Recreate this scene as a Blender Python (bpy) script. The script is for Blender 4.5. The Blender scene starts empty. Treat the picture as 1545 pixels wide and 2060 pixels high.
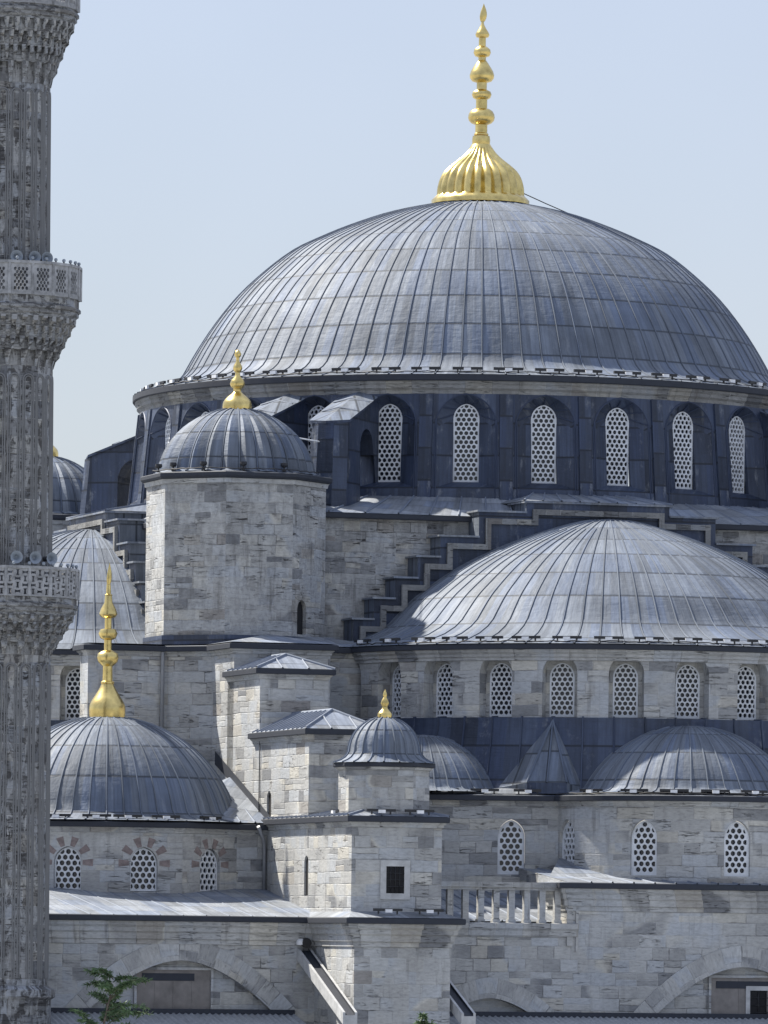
import bpy, bmesh, math, random
from math import sin, cos, pi, sqrt, radians as R_, atan2
from mathutils import Vector, Matrix
random.seed(7)
scene = bpy.context.scene
COL = scene.collection

# ------------------------------------------------------------------ camera, sky, sun, exposure
CAMZ = 10.0
cam_d = bpy.data.cameras.new("camera")
cam = bpy.data.objects.new("camera", cam_d); COL.objects.link(cam)
F_PX, ROLL = 14000.0, 0.012                       # focal length in photo pixels, small roll of the hand-held shot
cam_d.sensor_fit = 'AUTO'; cam_d.sensor_width = 36.0
cam_d.lens = F_PX / 2060.0 * 36.0
_p = Vector((0.5, 870.0))                          # level camera, rising front (lens shift)
cam_d.shift_x = 0.0; cam_d.shift_y = 870.0 / 2060.0
cam.location = (0, 0, CAMZ)
cam.rotation_euler = (Matrix.Rotation(-ROLL, 3, 'Y') @ Matrix.Rotation(pi/2, 3, 'X')).to_euler()
cam_d.clip_start = 1.0; cam_d.clip_end = 20000
scene.camera = cam

SUN = Vector((-0.51, 0.36, 0.78)).normalized()
w = bpy.data.worlds.new("World"); scene.world = w; w.use_nodes = True
nt = w.node_tree; nt.nodes.clear()
sky = nt.nodes.new('ShaderNodeTexSky'); sky.sky_type = 'NISHITA'; sky.sun_disc = False
sky.sun_elevation = math.asin(SUN.z); sky.sun_rotation = atan2(SUN.x, SUN.y)
sky.altitude = 50; sky.air_density = 1.0; sky.dust_density = 1.0; sky.ozone_density = 2.5
bg = nt.nodes.new('ShaderNodeBackground'); bg.inputs['Strength'].default_value = 0.10
out = nt.nodes.new('ShaderNodeOutputWorld')
# added haze veil, brightened towards the unseen zenith to lift the shaded walls
tc = nt.nodes.new('ShaderNodeTexCoord'); sx = nt.nodes.new('ShaderNodeSeparateXYZ'); nt.links.new(tc.outputs['Generated'], sx.inputs[0])
vc = nt.nodes.new('ShaderNodeMix'); vc.data_type = 'RGBA'; nt.links.new(sx.outputs[2], vc.inputs[0])
vc.inputs[6].default_value = (2.42, 2.25, 2.62, 1); vc.inputs[7].default_value = (5.0, 5.6, 7.0, 1)
veil = nt.nodes.new('ShaderNodeMix'); veil.data_type = 'RGBA'; veil.inputs[0].default_value = 0.62
nt.links.new(vc.outputs[2], veil.inputs[7])
hz = nt.nodes.new('ShaderNodeTexNoise'); hz.inputs['Scale'].default_value = 9.0; hz.inputs['Detail'].default_value = 3.0
nt.links.new(tc.outputs['Generated'], hz.inputs['Vector'])
hm = nt.nodes.new('ShaderNodeMapRange'); nt.links.new(hz.outputs[0], hm.inputs[0]); hm.inputs[1].default_value = 0.3; hm.inputs[2].default_value = 0.7
hm.inputs[3].default_value = 0.90; hm.inputs[4].default_value = 1.07
vs2 = nt.nodes.new('ShaderNodeVectorMath'); vs2.operation = 'SCALE'; nt.links.new(vc.outputs[2], vs2.inputs[0]); nt.links.new(hm.outputs[0], vs2.inputs['Scale'])
nt.links.new(vs2.outputs[0], veil.inputs[7])
nt.links.new(sky.outputs[0], veil.inputs[6]); nt.links.new(veil.outputs[2], bg.inputs[0]); nt.links.new(bg.outputs[0], out.inputs[0])
sl = bpy.data.lights.new("sun", 'SUN'); sl.energy = 4.8; sl.angle = R_(1.2); sl.color = (1.0, 0.94, 0.83)
so = bpy.data.objects.new("sun", sl); COL.objects.link(so)
so.rotation_euler = SUN.to_track_quat('Z', 'Y').to_euler(); so.location = (-40, 200, 90)
vs = scene.view_settings
vs.view_transform = 'Standard'; vs.look = 'None'; vs.gamma = 1.0; vs.use_curve_mapping = False
vs.exposure = 0.93
scene.cycles.max_bounces = 6

# ------------------------------------------------------------------ the mosque's own frame
TH = R_(17.5); CT, ST = cos(TH), sin(TH)
MX, MY = 3.52, 280.0
def W(u, v, h): return Vector((MX + u*CT + v*ST, MY + u*ST - v*CT, h + CAMZ))   # building (right, forward, height over eye) -> world
def L(u, v, h): return (u, -v, h + CAMZ)                                         # same in the mosque's local space
def UV_(X, Y):
    a, b = X - MX, Y - MY
    return a*CT + b*ST, a*ST - b*CT

# ------------------------------------------------------------------ node helpers
class NB:
    def __init__(s, name):
        s.m = bpy.data.materials.new(name); s.m.use_nodes = True
        s.t = s.m.node_tree; s.t.nodes.clear()
        s.o = s.t.nodes.new('ShaderNodeOutputMaterial'); s.b = s.t.nodes.new('ShaderNodeBsdfPrincipled')
        s.t.links.new(s.b.outputs[0], s.o.inputs[0])
    def put(s, sock, v):
        if isinstance(v, bpy.types.NodeSocket): s.t.links.new(v, sock)
        else: sock.default_value = v
    def math(s, op, a, b=0.0, c=None):
        n = s.t.nodes.new('ShaderNodeMath'); n.operation = op
        s.put(n.inputs[0], a); s.put(n.inputs[1], b)
        if c is not None: s.put(n.inputs[2], c)
        return n.outputs[0]
    def uv(s):
        n = s.t.nodes.new('ShaderNodeUVMap'); n.uv_map = 'UVMap'
        x = s.t.nodes.new('ShaderNodeSeparateXYZ'); s.t.links.new(n.outputs[0], x.inputs[0])
        return x.outputs[0], x.outputs[1]
    def pos(s):
        n = s.t.nodes.new('ShaderNodeTexCoord'); return n.outputs['Object']
    def xyz(s, x, y, z=0.0):
        n = s.t.nodes.new('ShaderNodeCombineXYZ'); s.put(n.inputs[0], x); s.put(n.inputs[1], y); s.put(n.inputs[2], z)
        return n.outputs[0]
    def scale(s, v, f):
        n = s.t.nodes.new('ShaderNodeVectorMath'); n.operation = 'MULTIPLY'; s.put(n.inputs[0], v); n.inputs[1].default_value = f
        return n.outputs[0]
    def noise(s, vec, sc, det=4.0, rough=0.55, dist=0.0):
        n = s.t.nodes.new('ShaderNodeTexNoise'); s.put(n.inputs['Vector'], vec)
        n.inputs['Scale'].default_value = sc; n.inputs['Detail'].default_value = det
        n.inputs['Roughness'].default_value = rough; n.inputs['Distortion'].default_value = dist
        return n.outputs[0]
    def white(s, vec):
        n = s.t.nodes.new('ShaderNodeTexWhiteNoise'); n.noise_dimensions = '3D'; s.put(n.inputs['Vector'], vec)
        x = s.t.nodes.new('ShaderNodeSeparateColor'); s.t.links.new(n.outputs['Color'], x.inputs[0])
        return x.outputs[0], x.outputs[1], x.outputs[2]
    def ramp(s, f, stops, interp='LINEAR'):
        n = s.t.nodes.new('ShaderNodeValToRGB'); n.color_ramp.interpolation = interp
        cr = n.color_ramp
        while len(cr.elements) < len(stops): cr.elements.new(0.5)
        for e, (p, c) in zip(cr.elements, stops):
            e.position = p; e.color = (c[0], c[1], c[2], 1) if isinstance(c, tuple) else (c, c, c, 1)
        s.put(n.inputs[0], f); return n.outputs[0]
    def step(s, f, a, b, lo=0.0, hi=1.0):
        n = s.t.nodes.new('ShaderNodeMapRange'); n.interpolation_type = 'SMOOTHSTEP'
        s.put(n.inputs[0], f); n.inputs[1].default_value = a; n.inputs[2].default_value = b
        n.inputs[3].default_value = lo; n.inputs[4].default_value = hi
        return n.outputs[0]
    def mix(s, f, a, b, mode='MIX'):
        n = s.t.nodes.new('ShaderNodeMix'); n.data_type = 'RGBA'; n.blend_type = mode; n.clamp_factor = True
        s.put(n.inputs[0], f)
        for k, v in ((6, a), (7, b)):
            if isinstance(v, tuple): v = (v[0], v[1], v[2], 1)
            s.put(n.inputs[k], v)
        return n.outputs[2]
    def bump(s, h, dist, strength=1.0):
        n = s.t.nodes.new('ShaderNodeBump'); s.put(n.inputs['Height'], h)
        n.inputs['Distance'].default_value = dist; n.inputs['Strength'].default_value = strength
        s.t.links.new(n.outputs[0], s.b.inputs['Normal'])
    def done(s, col, rough, metal=0.0, spec=0.5):
        s.put(s.b.inputs['Base Color'], col if not isinstance(col, tuple) else (*col, 1))
        s.put(s.b.inputs['Roughness'], rough); s.put(s.b.inputs['Metallic'], metal)
        s.b.inputs['Specular IOR Level'].default_value = spec
        return s.m

def stone(name, pal, ch=0.42, fiss=0.7, stain=0.4, joint=0.5, val=1.0, cover=0.5, soot=0.0):
    n = NB(name); u, v = n.uv(); vec = n.xyz(u, v)
    wob = n.noise(vec, 0.9, 3.0)
    v2 = n.math('ADD', v, n.math('MULTIPLY', n.math('SUBTRACT', wob, 0.5), 0.12))
    q = n.math('DIVIDE', v2, ch); row = n.math('FLOOR', q)
    r1, r2, r3 = n.white(n.xyz(row, 3.7, 1.3))
    wd = n.math('MULTIPLY_ADD', r1, 0.9, 0.55)
    p = n.math('ADD', n.math('DIVIDE', u, wd), n.math('MULTIPLY', r2, 9.0)); colm = n.math('FLOOR', p)
    a, b, c = n.white(n.xyz(colm, row, 0.5))
    half = n.math('GREATER_THAN', a, 0.80)           # some blocks are split once more into thin courses
    sub = n.math('MULTIPLY', half, n.math('FLOOR', n.math('MULTIPLY', n.math('FRACT', q), 2.0)))
    a2, b2, c2 = n.white(n.xyz(colm, row, n.math('ADD', sub, 4.5)))
    # patches where neighbouring blocks were replaced or plastered over look alike
    merge = n.step(n.noise(vec, 0.42, 2.0, 0.5), 0.50, 0.60)
    m1, m2, m3 = n.white(n.xyz(n.math('FLOOR', n.math('DIVIDE', u, 2.3)), n.math('FLOOR', n.math('DIVIDE', v, 1.7)), 8.5))
    tone = n.math('ADD', n.math('MULTIPLY', a2, n.math('SUBTRACT', 1.0, n.math('MULTIPLY', merge, 0.75))), n.math('MULTIPLY', n.math('MULTIPLY', merge, 0.75), n.math('MULTIPLY_ADD', m1, 0.5, 0.35)))
    fu = n.math('MULTIPLY', n.math('FRACT', p), wd); du = n.math('MINIMUM', fu, n.math('SUBTRACT', wd, fu))
    fv = n.math('MULTIPLY', n.math('FRACT', q), ch); dv = n.math('MINIMUM', fv, n.math('SUBTRACT', ch, fv))
    dh = n.math('ADD', n.math('ABSOLUTE', n.math('SUBTRACT', fv, ch/2)), n.math('MULTIPLY', n.math('SUBTRACT', 1.0, half), 9.0))
    d = n.math('MINIMUM', n.math('MINIMUM', du, dv), dh)
    d = n.math('ADD', d, n.math('MULTIPLY', n.math('SUBTRACT', n.noise(vec, 5.0, 4.0, 0.65), 0.5), 0.06))
    jm = n.step(d, 0.002, 0.028, 1.0, 0.0)
    col = n.ramp(tone, [(0.0, pal[0]), (0.2, pal[1]), (0.45, pal[2]), (0.7, pal[3]), (0.9, pal[4]), (1.0, pal[5])])
    vb_ = n.xyz(n.math('ADD', u, n.math('MULTIPLY', a2, 37.0)), n.math('ADD', v, n.math('MULTIPLY', b2, 23.0)))   # each block has its own grain
    fine = n.noise(n.scale(vb_, (1.0, 2.6, 1)), 4.5, 7.0, 0.7)
    col = n.mix(1.0, col, n.ramp(fine, [(0.25, 0.66), (0.5, 1.0), (0.75, 1.20)]), 'MULTIPLY')
    big = n.noise(vec, 0.33, 3.0, 0.6)
    col = n.mix(1.0, col, n.ramp(big, [(0.3, 0.80), (0.7, 1.12)]), 'MULTIPLY')
    jsel = n.step(n.noise(vec, 0.55, 2.0), 0.40, 0.56)  # pale repointed joints here, dark open ones there
    jcol = n.mix(jsel, (0.065, 0.062, 0.06), (0.56, 0.56, 0.55))
    jvis = n.math('MULTIPLY', n.math('SUBTRACT', 1.0, n.math('MULTIPLY', merge, 0.7)), n.step(n.noise(vec, 1.3, 3.0), 0.36, 0.60, 0.25, 1.0))
    col = n.mix(n.math('MULTIPLY', n.math('MULTIPLY', jm, jvis), joint), col, jcol)
    # bed-parallel weathering fissures in the softer blocks
    fz = n.noise(n.scale(vb_, (1.1, 9.0, 1)), 1.35, 6.0, 0.66, 0.9)
    fm = n.step(fz, 0.57, 0.625)
    soft = n.math('MULTIPLY', n.step(n.math('ADD', b2, n.math('MULTIPLY', merge, -0.5)), 1.0 - cover - 0.15, 1.0 - cover + 0.1), n.step(n.noise(vec, 0.7, 3.0), 0.40, 0.60))
    fis = n.math('MULTIPLY', fm, soft)
    col = n.mix(n.math('MULTIPLY', fis, fiss), col, (0.050, 0.047, 0.046))
    pale = n.math('MULTIPLY', n.step(fz, 0.30, 0.42, 1.0, 0.0), soft)
    col = n.mix(n.math('MULTIPLY', pale, 0.35), col, (0.56, 0.55, 0.53))
    pit = n.math('MULTIPLY', n.step(n.noise(vec, 9.0, 3.0, 0.6), 0.66, 0.74), 0.5)
    col = n.mix(n.math('MULTIPLY', pit, fiss), col, (0.09, 0.085, 0.08))
    st = n.noise(n.scale(vec, (2.4, 0.22, 1)), 1.6, 5.0, 0.62)     # run-off streaks
    stm = n.math('MULTIPLY', n.step(st, 0.50, 0.70), n.step(n.noise(vec, 0.4, 2.0), 0.40, 0.62))
    col = n.mix(n.math('MULTIPLY', stm, stain), col, (0.10, 0.095, 0.09))
    if soot:                                         # black crusts: irregular vertical runs and broken blotches
        s1 = n.step(n.noise(n.scale(vec, (2.3, 0.95, 1)), 1.7, 7.0, 0.70, 0.6), 0.45, 0.54)
        s2 = n.step(n.noise(n.scale(vec, (0.8, 2.6, 1)), 1.3, 7.0, 0.72, 0.5), 0.45, 0.53)
        col = n.mix(n.math('MULTIPLY', n.math('MAXIMUM', n.math('MULTIPLY', s1, s2), n.math('MULTIPLY', s1, 0.45)), soot), col, (0.045, 0.043, 0.043))
    if val != 1.0: col = n.mix(1.0, col, (val, val, val), 'MULTIPLY')
    h = n.math('SUBTRACT', n.math('MULTIPLY', fine, 0.5), n.math('ADD', n.math('MULTIPLY', n.math('MULTIPLY', jm, jvis), 0.6), n.math('MULTIPLY', fis, 1.2)))
    h = n.math('ADD', h, n.math('MULTIPLY', c2, 0.25))
    n.bump(h, 0.04, 0.85)
    return n.done(col, 0.9, 0.0, 0.25)

def lead(name, base, var=0.25, metal=0.45, rough=0.42, lap=0.6, blue=(0.80, 0.90, 1.10), seam=0.0, oxa=0.30, spec=0.5):
    n = NB(name); u, v = n.uv(); vec = n.xyz(u, v)
    cu, cv = n.math('FLOOR', u), n.math('FLOOR', v)
    a, b, c = n.white(n.xyz(cu, cv, 2.5))
    col = n.mix(1.0, base, n.ramp(a, [(0.0, 1 - var), (0.5, 1.0), (1.0, 1 + var)]), 'MULTIPLY')
    col = n.mix(n.math('MULTIPLY', n.step(b, 0.5, 0.9), 0.6), col, tuple(base[i]*blue[i] for i in range(3)))
    streak = n.noise(n.scale(vec, (5.0, 0.45, 1)), 1.0, 5.0, 0.65)
    col = n.mix(1.0, col, n.ramp(streak, [(0.28, 0.66), (0.5, 1.0), (0.72, 1.28)]), 'MULTIPLY')
    blot = n.noise(n.pos(), 0.55, 5.0, 0.62)
    col = n.mix(1.0, col, n.ramp(blot, [(0.3, 0.82), (0.7, 1.15)]), 'MULTIPLY')
    # pale oxide bloom in patches
    ox = n.math('MULTIPLY', n.step(n.noise(n.scale(vec, (1.2, 0.8, 1)), 1.3, 6.0, 0.7), 0.55, 0.75), oxa)
    col = n.mix(ox, col, (0.46, 0.48, 0.50))
    fl = n.math('FRACT', v)
    dl = n.math('MINIMUM', fl, n.math('SUBTRACT', 1.0, fl))
    lm = n.step(dl, 0.014, 0.040, 1.0, 0.0)
    col = n.mix(n.math('MULTIPLY', lm, lap), col, tuple(x*0.35 for x in base))
    if seam:
        ds_ = n.math('ABSOLUTE', n.math('SUBTRACT', n.math('FRACT', u), 0.5))
        col = n.mix(n.math('MULTIPLY', n.step(ds_, 0.035, 0.075, 1.0, 0.0), seam), col, tuple(x*0.30 for x in base))
    wr = n.noise(n.scale(vec, (0.8, 7.0, 1)), 1.0, 4.0, 0.6, 0.6)
    dn = n.noise(n.scale(vec, (2.0, 2.5, 1)), 1.0, 3.0)
    h = n.math('ADD', n.math('MULTIPLY', wr, 0.7), n.math('ADD', n.math('MULTIPLY', dn, 1.0), n.math('MULTIPLY', n.step(fl, 0.0, 0.06), 0.35)))
    n.bump(h, 0.035, 0.75)
    rg = n.math('MULTIPLY_ADD', n.noise(vec, 2.0, 4.0), 0.22, rough - 0.11)
    return n.done(col, rg, metal, spec)

def plain(name, col, rough=0.6, metal=0.0, var=0.12, sc=4.0, bump=0.0, spec=0.5):
    n = NB(name); p = n.pos()
    f = n.noise(p, sc, 5.0, 0.6)
    c = n.mix(1.0, col, n.ramp(f, [(0.3, 1 - var), (0.7, 1 + var)]), 'MULTIPLY')
    if bump: n.bump(f, bump, 0.6)
    return n.done(c, rough, metal, spec)

PAL = [(0.20, 0.207, 0.220), (0.335, 0.338, 0.338), (0.44, 0.44, 0.43), (0.41, 0.43, 0.455), (0.51, 0.495, 0.45), (0.27, 0.258, 0.25)]
M = {}
M['stone'] = stone('weathered_limestone', PAL)
M['facade'] = stone('facade_limestone', PAL, ch=0.46, fiss=0.5, stain=0.3, joint=0.6, cover=0.38)
M['rough'] = stone('rough_limestone', PAL, ch=0.40, fiss=0.95, stain=0.6, joint=0.6, val=0.97, cover=0.68, soot=0.25)
M['minaret'] = stone('sooty_limestone', [(c[0]*0.70, c[1]*0.71, c[2]*0.735) for c in PAL], ch=0.62, fiss=0.95, stain=0.8, joint=0.9, cover=0.8, soot=0.85)
M['trim'] = stone('moulded_stone', PAL, ch=3.0, fiss=0.7, stain=0.6, joint=0.5, cover=0.7)
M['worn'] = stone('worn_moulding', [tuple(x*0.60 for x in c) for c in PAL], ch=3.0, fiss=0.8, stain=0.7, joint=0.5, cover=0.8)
M['pale'] = plain('pale_marble', (0.43, 0.435, 0.44), 0.6, var=0.22, sc=3)
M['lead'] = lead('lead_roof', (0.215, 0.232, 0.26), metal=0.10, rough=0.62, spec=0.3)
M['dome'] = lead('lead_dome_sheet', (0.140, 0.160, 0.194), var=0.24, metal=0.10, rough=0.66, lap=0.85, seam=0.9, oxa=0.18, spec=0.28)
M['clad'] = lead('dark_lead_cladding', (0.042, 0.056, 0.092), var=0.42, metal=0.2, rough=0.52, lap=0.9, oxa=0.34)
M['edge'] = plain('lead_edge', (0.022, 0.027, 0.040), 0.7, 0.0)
M['gold'] = plain('gilded_copper', (0.72, 0.55, 0.21), 0.27, 1.0, var=0.30, sc=2.5, bump=0.012)
M['grille'] = plain('plaster_grille', (0.64, 0.665, 0.70), 0.75, var=0.2, sc=1.7)
M['glass'] = plain('dark_glass', (0.018, 0.022, 0.032), 0.15, var=0.3, spec=0.6)
M['black'] = plain('black_paint', (0.015, 0.016, 0.02), 0.45)
M['white'] = plain('white_plastic', (0.75, 0.76, 0.78), 0.45)
M['cable'] = plain('black_cable', (0.02, 0.02, 0.022), 0.6)
M['void'] = plain('unlit_room', (0.01, 0.01, 0.012), 0.9)
M['brown'] = plain('red_brown_stone', (0.22, 0.18, 0.175), 0.85, var=0.3, sc=6)
M['wood'] = plain('grey_boarding', (0.20, 0.185, 0.175), 0.75, var=0.25, sc=2)
M['zinc'] = plain('galvanised_sheet', (0.42, 0.44, 0.47), 0.45, 0.35, var=0.15)
M['horn'] = plain('grey_horn_paint', (0.24, 0.275, 0.32), 0.5)
M['pipe'] = plain('pipe_paint', (0.26, 0.27, 0.29), 0.5, 0.2)
M['leaf'] = plain('leaf', (0.07, 0.125, 0.05), 0.6, var=0.5, sc=1.5)
M['leafb'] = plain('leaf_pale', (0.13, 0.19, 0.085), 0.6, var=0.4, sc=1.5)
M['bark'] = plain('bark', (0.16, 0.13, 0.10), 0.9, var=0.3)
M['ground'] = plain('paved_ground', (0.25, 0.26, 0.265), 0.95, var=0.35, sc=0.05)

# ------------------------------------------------------------------ mesh helpers
LS = (1/0.75, 1/1.25)                         # lead uv: seams every .75 m, laps every 1.25 m
class MB:
    def __init__(s): s.F = []
    def f(s, pts, uv=None, m=0, sm=False, sc=(1, 1)):
        pts = [Vector(p) for p in pts]
        if uv is None:
            nrm = Vector((0, 0, 0))
            for i in range(len(pts)):
                a, b = pts[i], pts[(i+1) % len(pts)]
                nrm += Vector(((a.y-b.y)*(a.z+b.z), (a.z-b.z)*(a.x+b.x), (a.x-b.x)*(a.y+b.y)))
            if nrm.length < 1e-12: return
            nrm.normalize()
            t = Vector((-nrm.y, nrm.x, 0))
            if t.length < 0.05: t = Vector((1, 0, 0))
            t.normalize(); bb = nrm.cross(t)
            if bb.z < 0: bb = -bb
            uv = [(p.dot(t)*sc[0], p.dot(bb)*sc[1]) for p in pts]
        s.F.append((pts, uv, m, sm))
    def grid(s, P, U=None, m=0, sm=False, sc=(1, 1)):
        for i in range(len(P)-1):
            for j in range(len(P[i])-1):
                q = [P[i][j], P[i][j+1], P[i+1][j+1], P[i+1][j]]
                uv = [U[i][j], U[i][j+1], U[i+1][j+1], U[i+1][j]] if U else None
                s.f(q, uv, m, sm, sc)
    def box(s, c0, c1, m=0, sc=(1, 1), skip=''):
        (x0, y0, z0), (x1, y1, z1) = c0, c1
        A = [(x0,y0,z0),(x1,y0,z0),(x1,y1,z0),(x0,y1,z0),(x0,y0,z1),(x1,y0,z1),(x1,y1,z1),(x0,y1,z1)]
        for k, q in zip('bflrtk', ((0,3,2,1),(0,1,5,4),(3,0,4,7),(1,2,6,5),(4,5,6,7),(2,3,7,6))):
            if k not in skip: s.f([A[i] for i in q], None, m, False, sc)
    def prism(s, poly, z0, z1, m=0, mt=None, sc=(1, 1), top=True):     # poly in (u,v), heights over eye
        n = len(poly); run = 0
        for i in range(n):
            a, b = poly[i], poly[(i+1) % n]
            l = math.hypot(b[0]-a[0], b[1]-a[1])
            s.f([L(*a, z0), L(*b, z0), L(*b, z1), L(*a, z1)], [(run*sc[0], z0*sc[1]), ((run+l)*sc[0], z0*sc[1]), ((run+l)*sc[0], z1*sc[1]), (run*sc[0], z1*sc[1])], m)
            run += l
        if top: s.f([L(*a, z1) for a in poly], None, m if mt is None else mt)
    def tube(s, pts, r, n=8, m=0, sm=True, r1=None):
        pts = [Vector(p) for p in pts]; rings = []
        for i, p in enumerate(pts):
            t = (pts[min(i+1, len(pts)-1)] - pts[max(i-1, 0)]).normalized()
            a = t.orthogonal().normalized() if i == 0 else (pa - t*pa.dot(t)).normalized()
            pa = a; b = t.cross(a)
            rr = r if r1 is None else r + (r1-r)*i/(len(pts)-1)
            rings.append([p + (a*cos(2*pi*k/n) + b*sin(2*pi*k/n))*rr for k in range(n+1)])
        s.grid(rings, None, m, sm)
        s.f(rings[0][:-1], None, m); s.f(rings[-1][:-1], None, m)
    def lathe(s, prof, n=32, m=0, c=(0, 0, 0), flute=0, fa=0.0, fl=None):
        P = []
        for k, (r, z) in enumerate(prof):
            row = []
            for j in range(n+1):
                a = 2*pi*j/n
                rr = r
                if flute and fl[0] <= z <= fl[1]: rr = r*(1 - fa + fa*abs(sin(flute*a/2)))
                row.append((c[0]+rr*sin(a), c[1]-rr*cos(a), c[2]+z))
            P.append(row)
        s.grid(P, None, m, True)
    def rib(s, pts, nrms, w_, h_, m=0, uvc=(0.0, 0.5)):
        pts = [Vector(p) for p in pts]; rows = []
        for i, p in enumerate(pts):
            t = (pts[min(i+1, len(pts)-1)] - pts[max(i-1, 0)]).normalized()
            nn = Vector(nrms[i]).normalized(); sd = t.cross(nn).normalized()
            rows.append([p - sd*w_/2 - nn*0.01, p - sd*w_*0.28 + nn*h_, p + sd*w_*0.28 + nn*h_, p + sd*w_/2 - nn*0.01])
        U = [[uvc]*4 for _ in rows]
        s.grid(rows, U, m, True)
    def build(s, name, mats, parent=None, angle=35):
        me = bpy.data.meshes.new(name); bm = bmesh.new(); uvl = bm.loops.layers.uv.new('UVMap')
        cache = {}
        for pts, uv, m, sm in s.F:
            vv, uu = [], []
            for p, t in zip(pts, uv):
                k = (round(p.x, 4), round(p.y, 4), round(p.z, 4))
                x = cache.get(k)
                if x is None: x = cache[k] = bm.verts.new(p)
                if not vv or (x is not vv[-1]): vv.append(x); uu.append(t)
            if len(vv) > 1 and vv[0] is vv[-1]: vv.pop(); uu.pop()
            if len(vv) < 3 or len(set(vv)) < len(vv): continue
            try: fc = bm.faces.new(vv)
            except ValueError: continue
            fc.material_index = m; fc.smooth = sm
            for lp, t in zip(fc.loops, uu): lp[uvl].uv = t
        bmesh.ops.recalc_face_normals(bm, faces=bm.faces[:])
        bm.to_mesh(me); bm.free()
        if all(q[3] for q in s.F): me.set_sharp_from_angle(angle=R_(angle))
        for x in (mats if isinstance(mats, (list, tuple)) else [mats]): me.materials.append(M[x])
        o = bpy.data.objects.new(name, me); COL.objects.link(o)
        if parent: o.parent = parent
        return o

def tag(o, label, cat, group=None):
    o['label'] = label; o['category'] = cat
    if group: o['group'] = group
    return o
def lab(o, label): o['label'] = label; return o
def thing(name, loc, label, cat, group=None, rz=0.0):
    o = bpy.data.objects.new(name, None); COL.objects.link(o); o.empty_display_size = 0.3
    o.location = loc; o.rotation_euler = (0, 0, rz)
    return tag(o, label, cat, group)
def copy_tree(o, parent=None):
    c = o.copy(); COL.objects.link(c)
    if parent: c.parent = parent
    for ch in list(o.children): copy_tree(ch, c)
    return c
ORD = ['first','second','third','fourth','fifth','sixth','seventh','eighth','ninth','tenth','eleventh','twelfth','thirteenth','fourteenth','fifteenth','sixteenth','seventeenth','eighteenth','nineteenth','twentieth','twenty-first','twenty-second','twenty-third','twenty-fourth']

def spline(pts, n=6):
    out = []; P = [pts[0]] + list(pts) + [pts[-1]]
    for i in range(1, len(P)-2):
        p0, p1, p2, p3 = P[i-1], P[i], P[i+1], P[i+2]
        for k in range(n):
            t = k/n
            out.append(tuple(0.5*((2*p1[d]) + (-p0[d]+p2[d])*t + (2*p0[d]-5*p1[d]+4*p2[d]-p3[d])*t*t + (-p0[d]+3*p1[d]-3*p2[d]+p3[d])*t**3) for d in range(len(p1))))
    out.append(tuple(pts[-1])); return out
def cap(r, h, z0, n=12, rmin=0.0):
    Rr = (r*r + h*h)/(2*h); a1 = math.asin(min(1, r/Rr)) if h <= r else pi - math.asin(r/Rr)
    a0 = math.asin(rmin/Rr)
    return [(Rr*sin(a1 + (a0-a1)*k/n), z0 + h - Rr + Rr*cos(a1 + (a0-a1)*k/n)) for k in range(n+1)]

def dirv(a): return sin(a), cos(a)             # building bearing -> (u, v)
def dome(mb, cu, cv, prof, a0, a1, ns, m=0, rw=0.10, rh=0.07, vl=1.25, ribs=True, seg=2, rstop=0.0, flute=0.0):
    full = abs((a1-a0) - 2*pi) < 1e-6
    n = max(1, round((a1-a0)/(2*pi)*ns)); N = n*seg
    arc = [0.0]
    for i in range(1, len(prof)): arc.append(arc[-1] + math.hypot(prof[i][0]-prof[i-1][0], prof[i][1]-prof[i-1][1]))
    P, U = [], []
    for i, (r, z) in enumerate(prof):
        row, ur = [], []
        for j in range(N+1):
            a = a0 + (a1-a0)*j/N; d = dirv(a)
            rr = r
            if flute: 
                ph = (j % seg)/seg
                rr = r*(1 + flute*(ph*3 if ph < 0.34 else (1-ph)*1.5))
            row.append(L(cu + rr*d[0], cv + rr*d[1], z)); ur.append((j/seg + 0.5, arc[i]/vl + 0.37))
        P.append(row); U.append(ur)
    mb.grid(P, U, m, True)
    if ribs:
        for j in range(n + (0 if full else 1)):
            a = a0 + (a1-a0)*j/n; d = dirv(a); pts, nr = [], []
            for i, (r, z) in enumerate(prof):
                if r < max(rstop, prof[0][0]*(0.20 if j % 2 else 0.0)): break
                i0, i1 = max(i-1, 0), min(i+1, len(prof)-1)
                tr, tz = prof[i1][0]-prof[i0][0], prof[i1][1]-prof[i0][1]
                nu, nz = tz, -tr
                pts.append(L(cu + r*d[0], cv + r*d[1], z)); nr.append(Vector((d[0]*nu, -d[1]*nu, nz)))
            mb.rib(pts, nr, rw, rh, m, (j + 1.0, 0.5))

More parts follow.
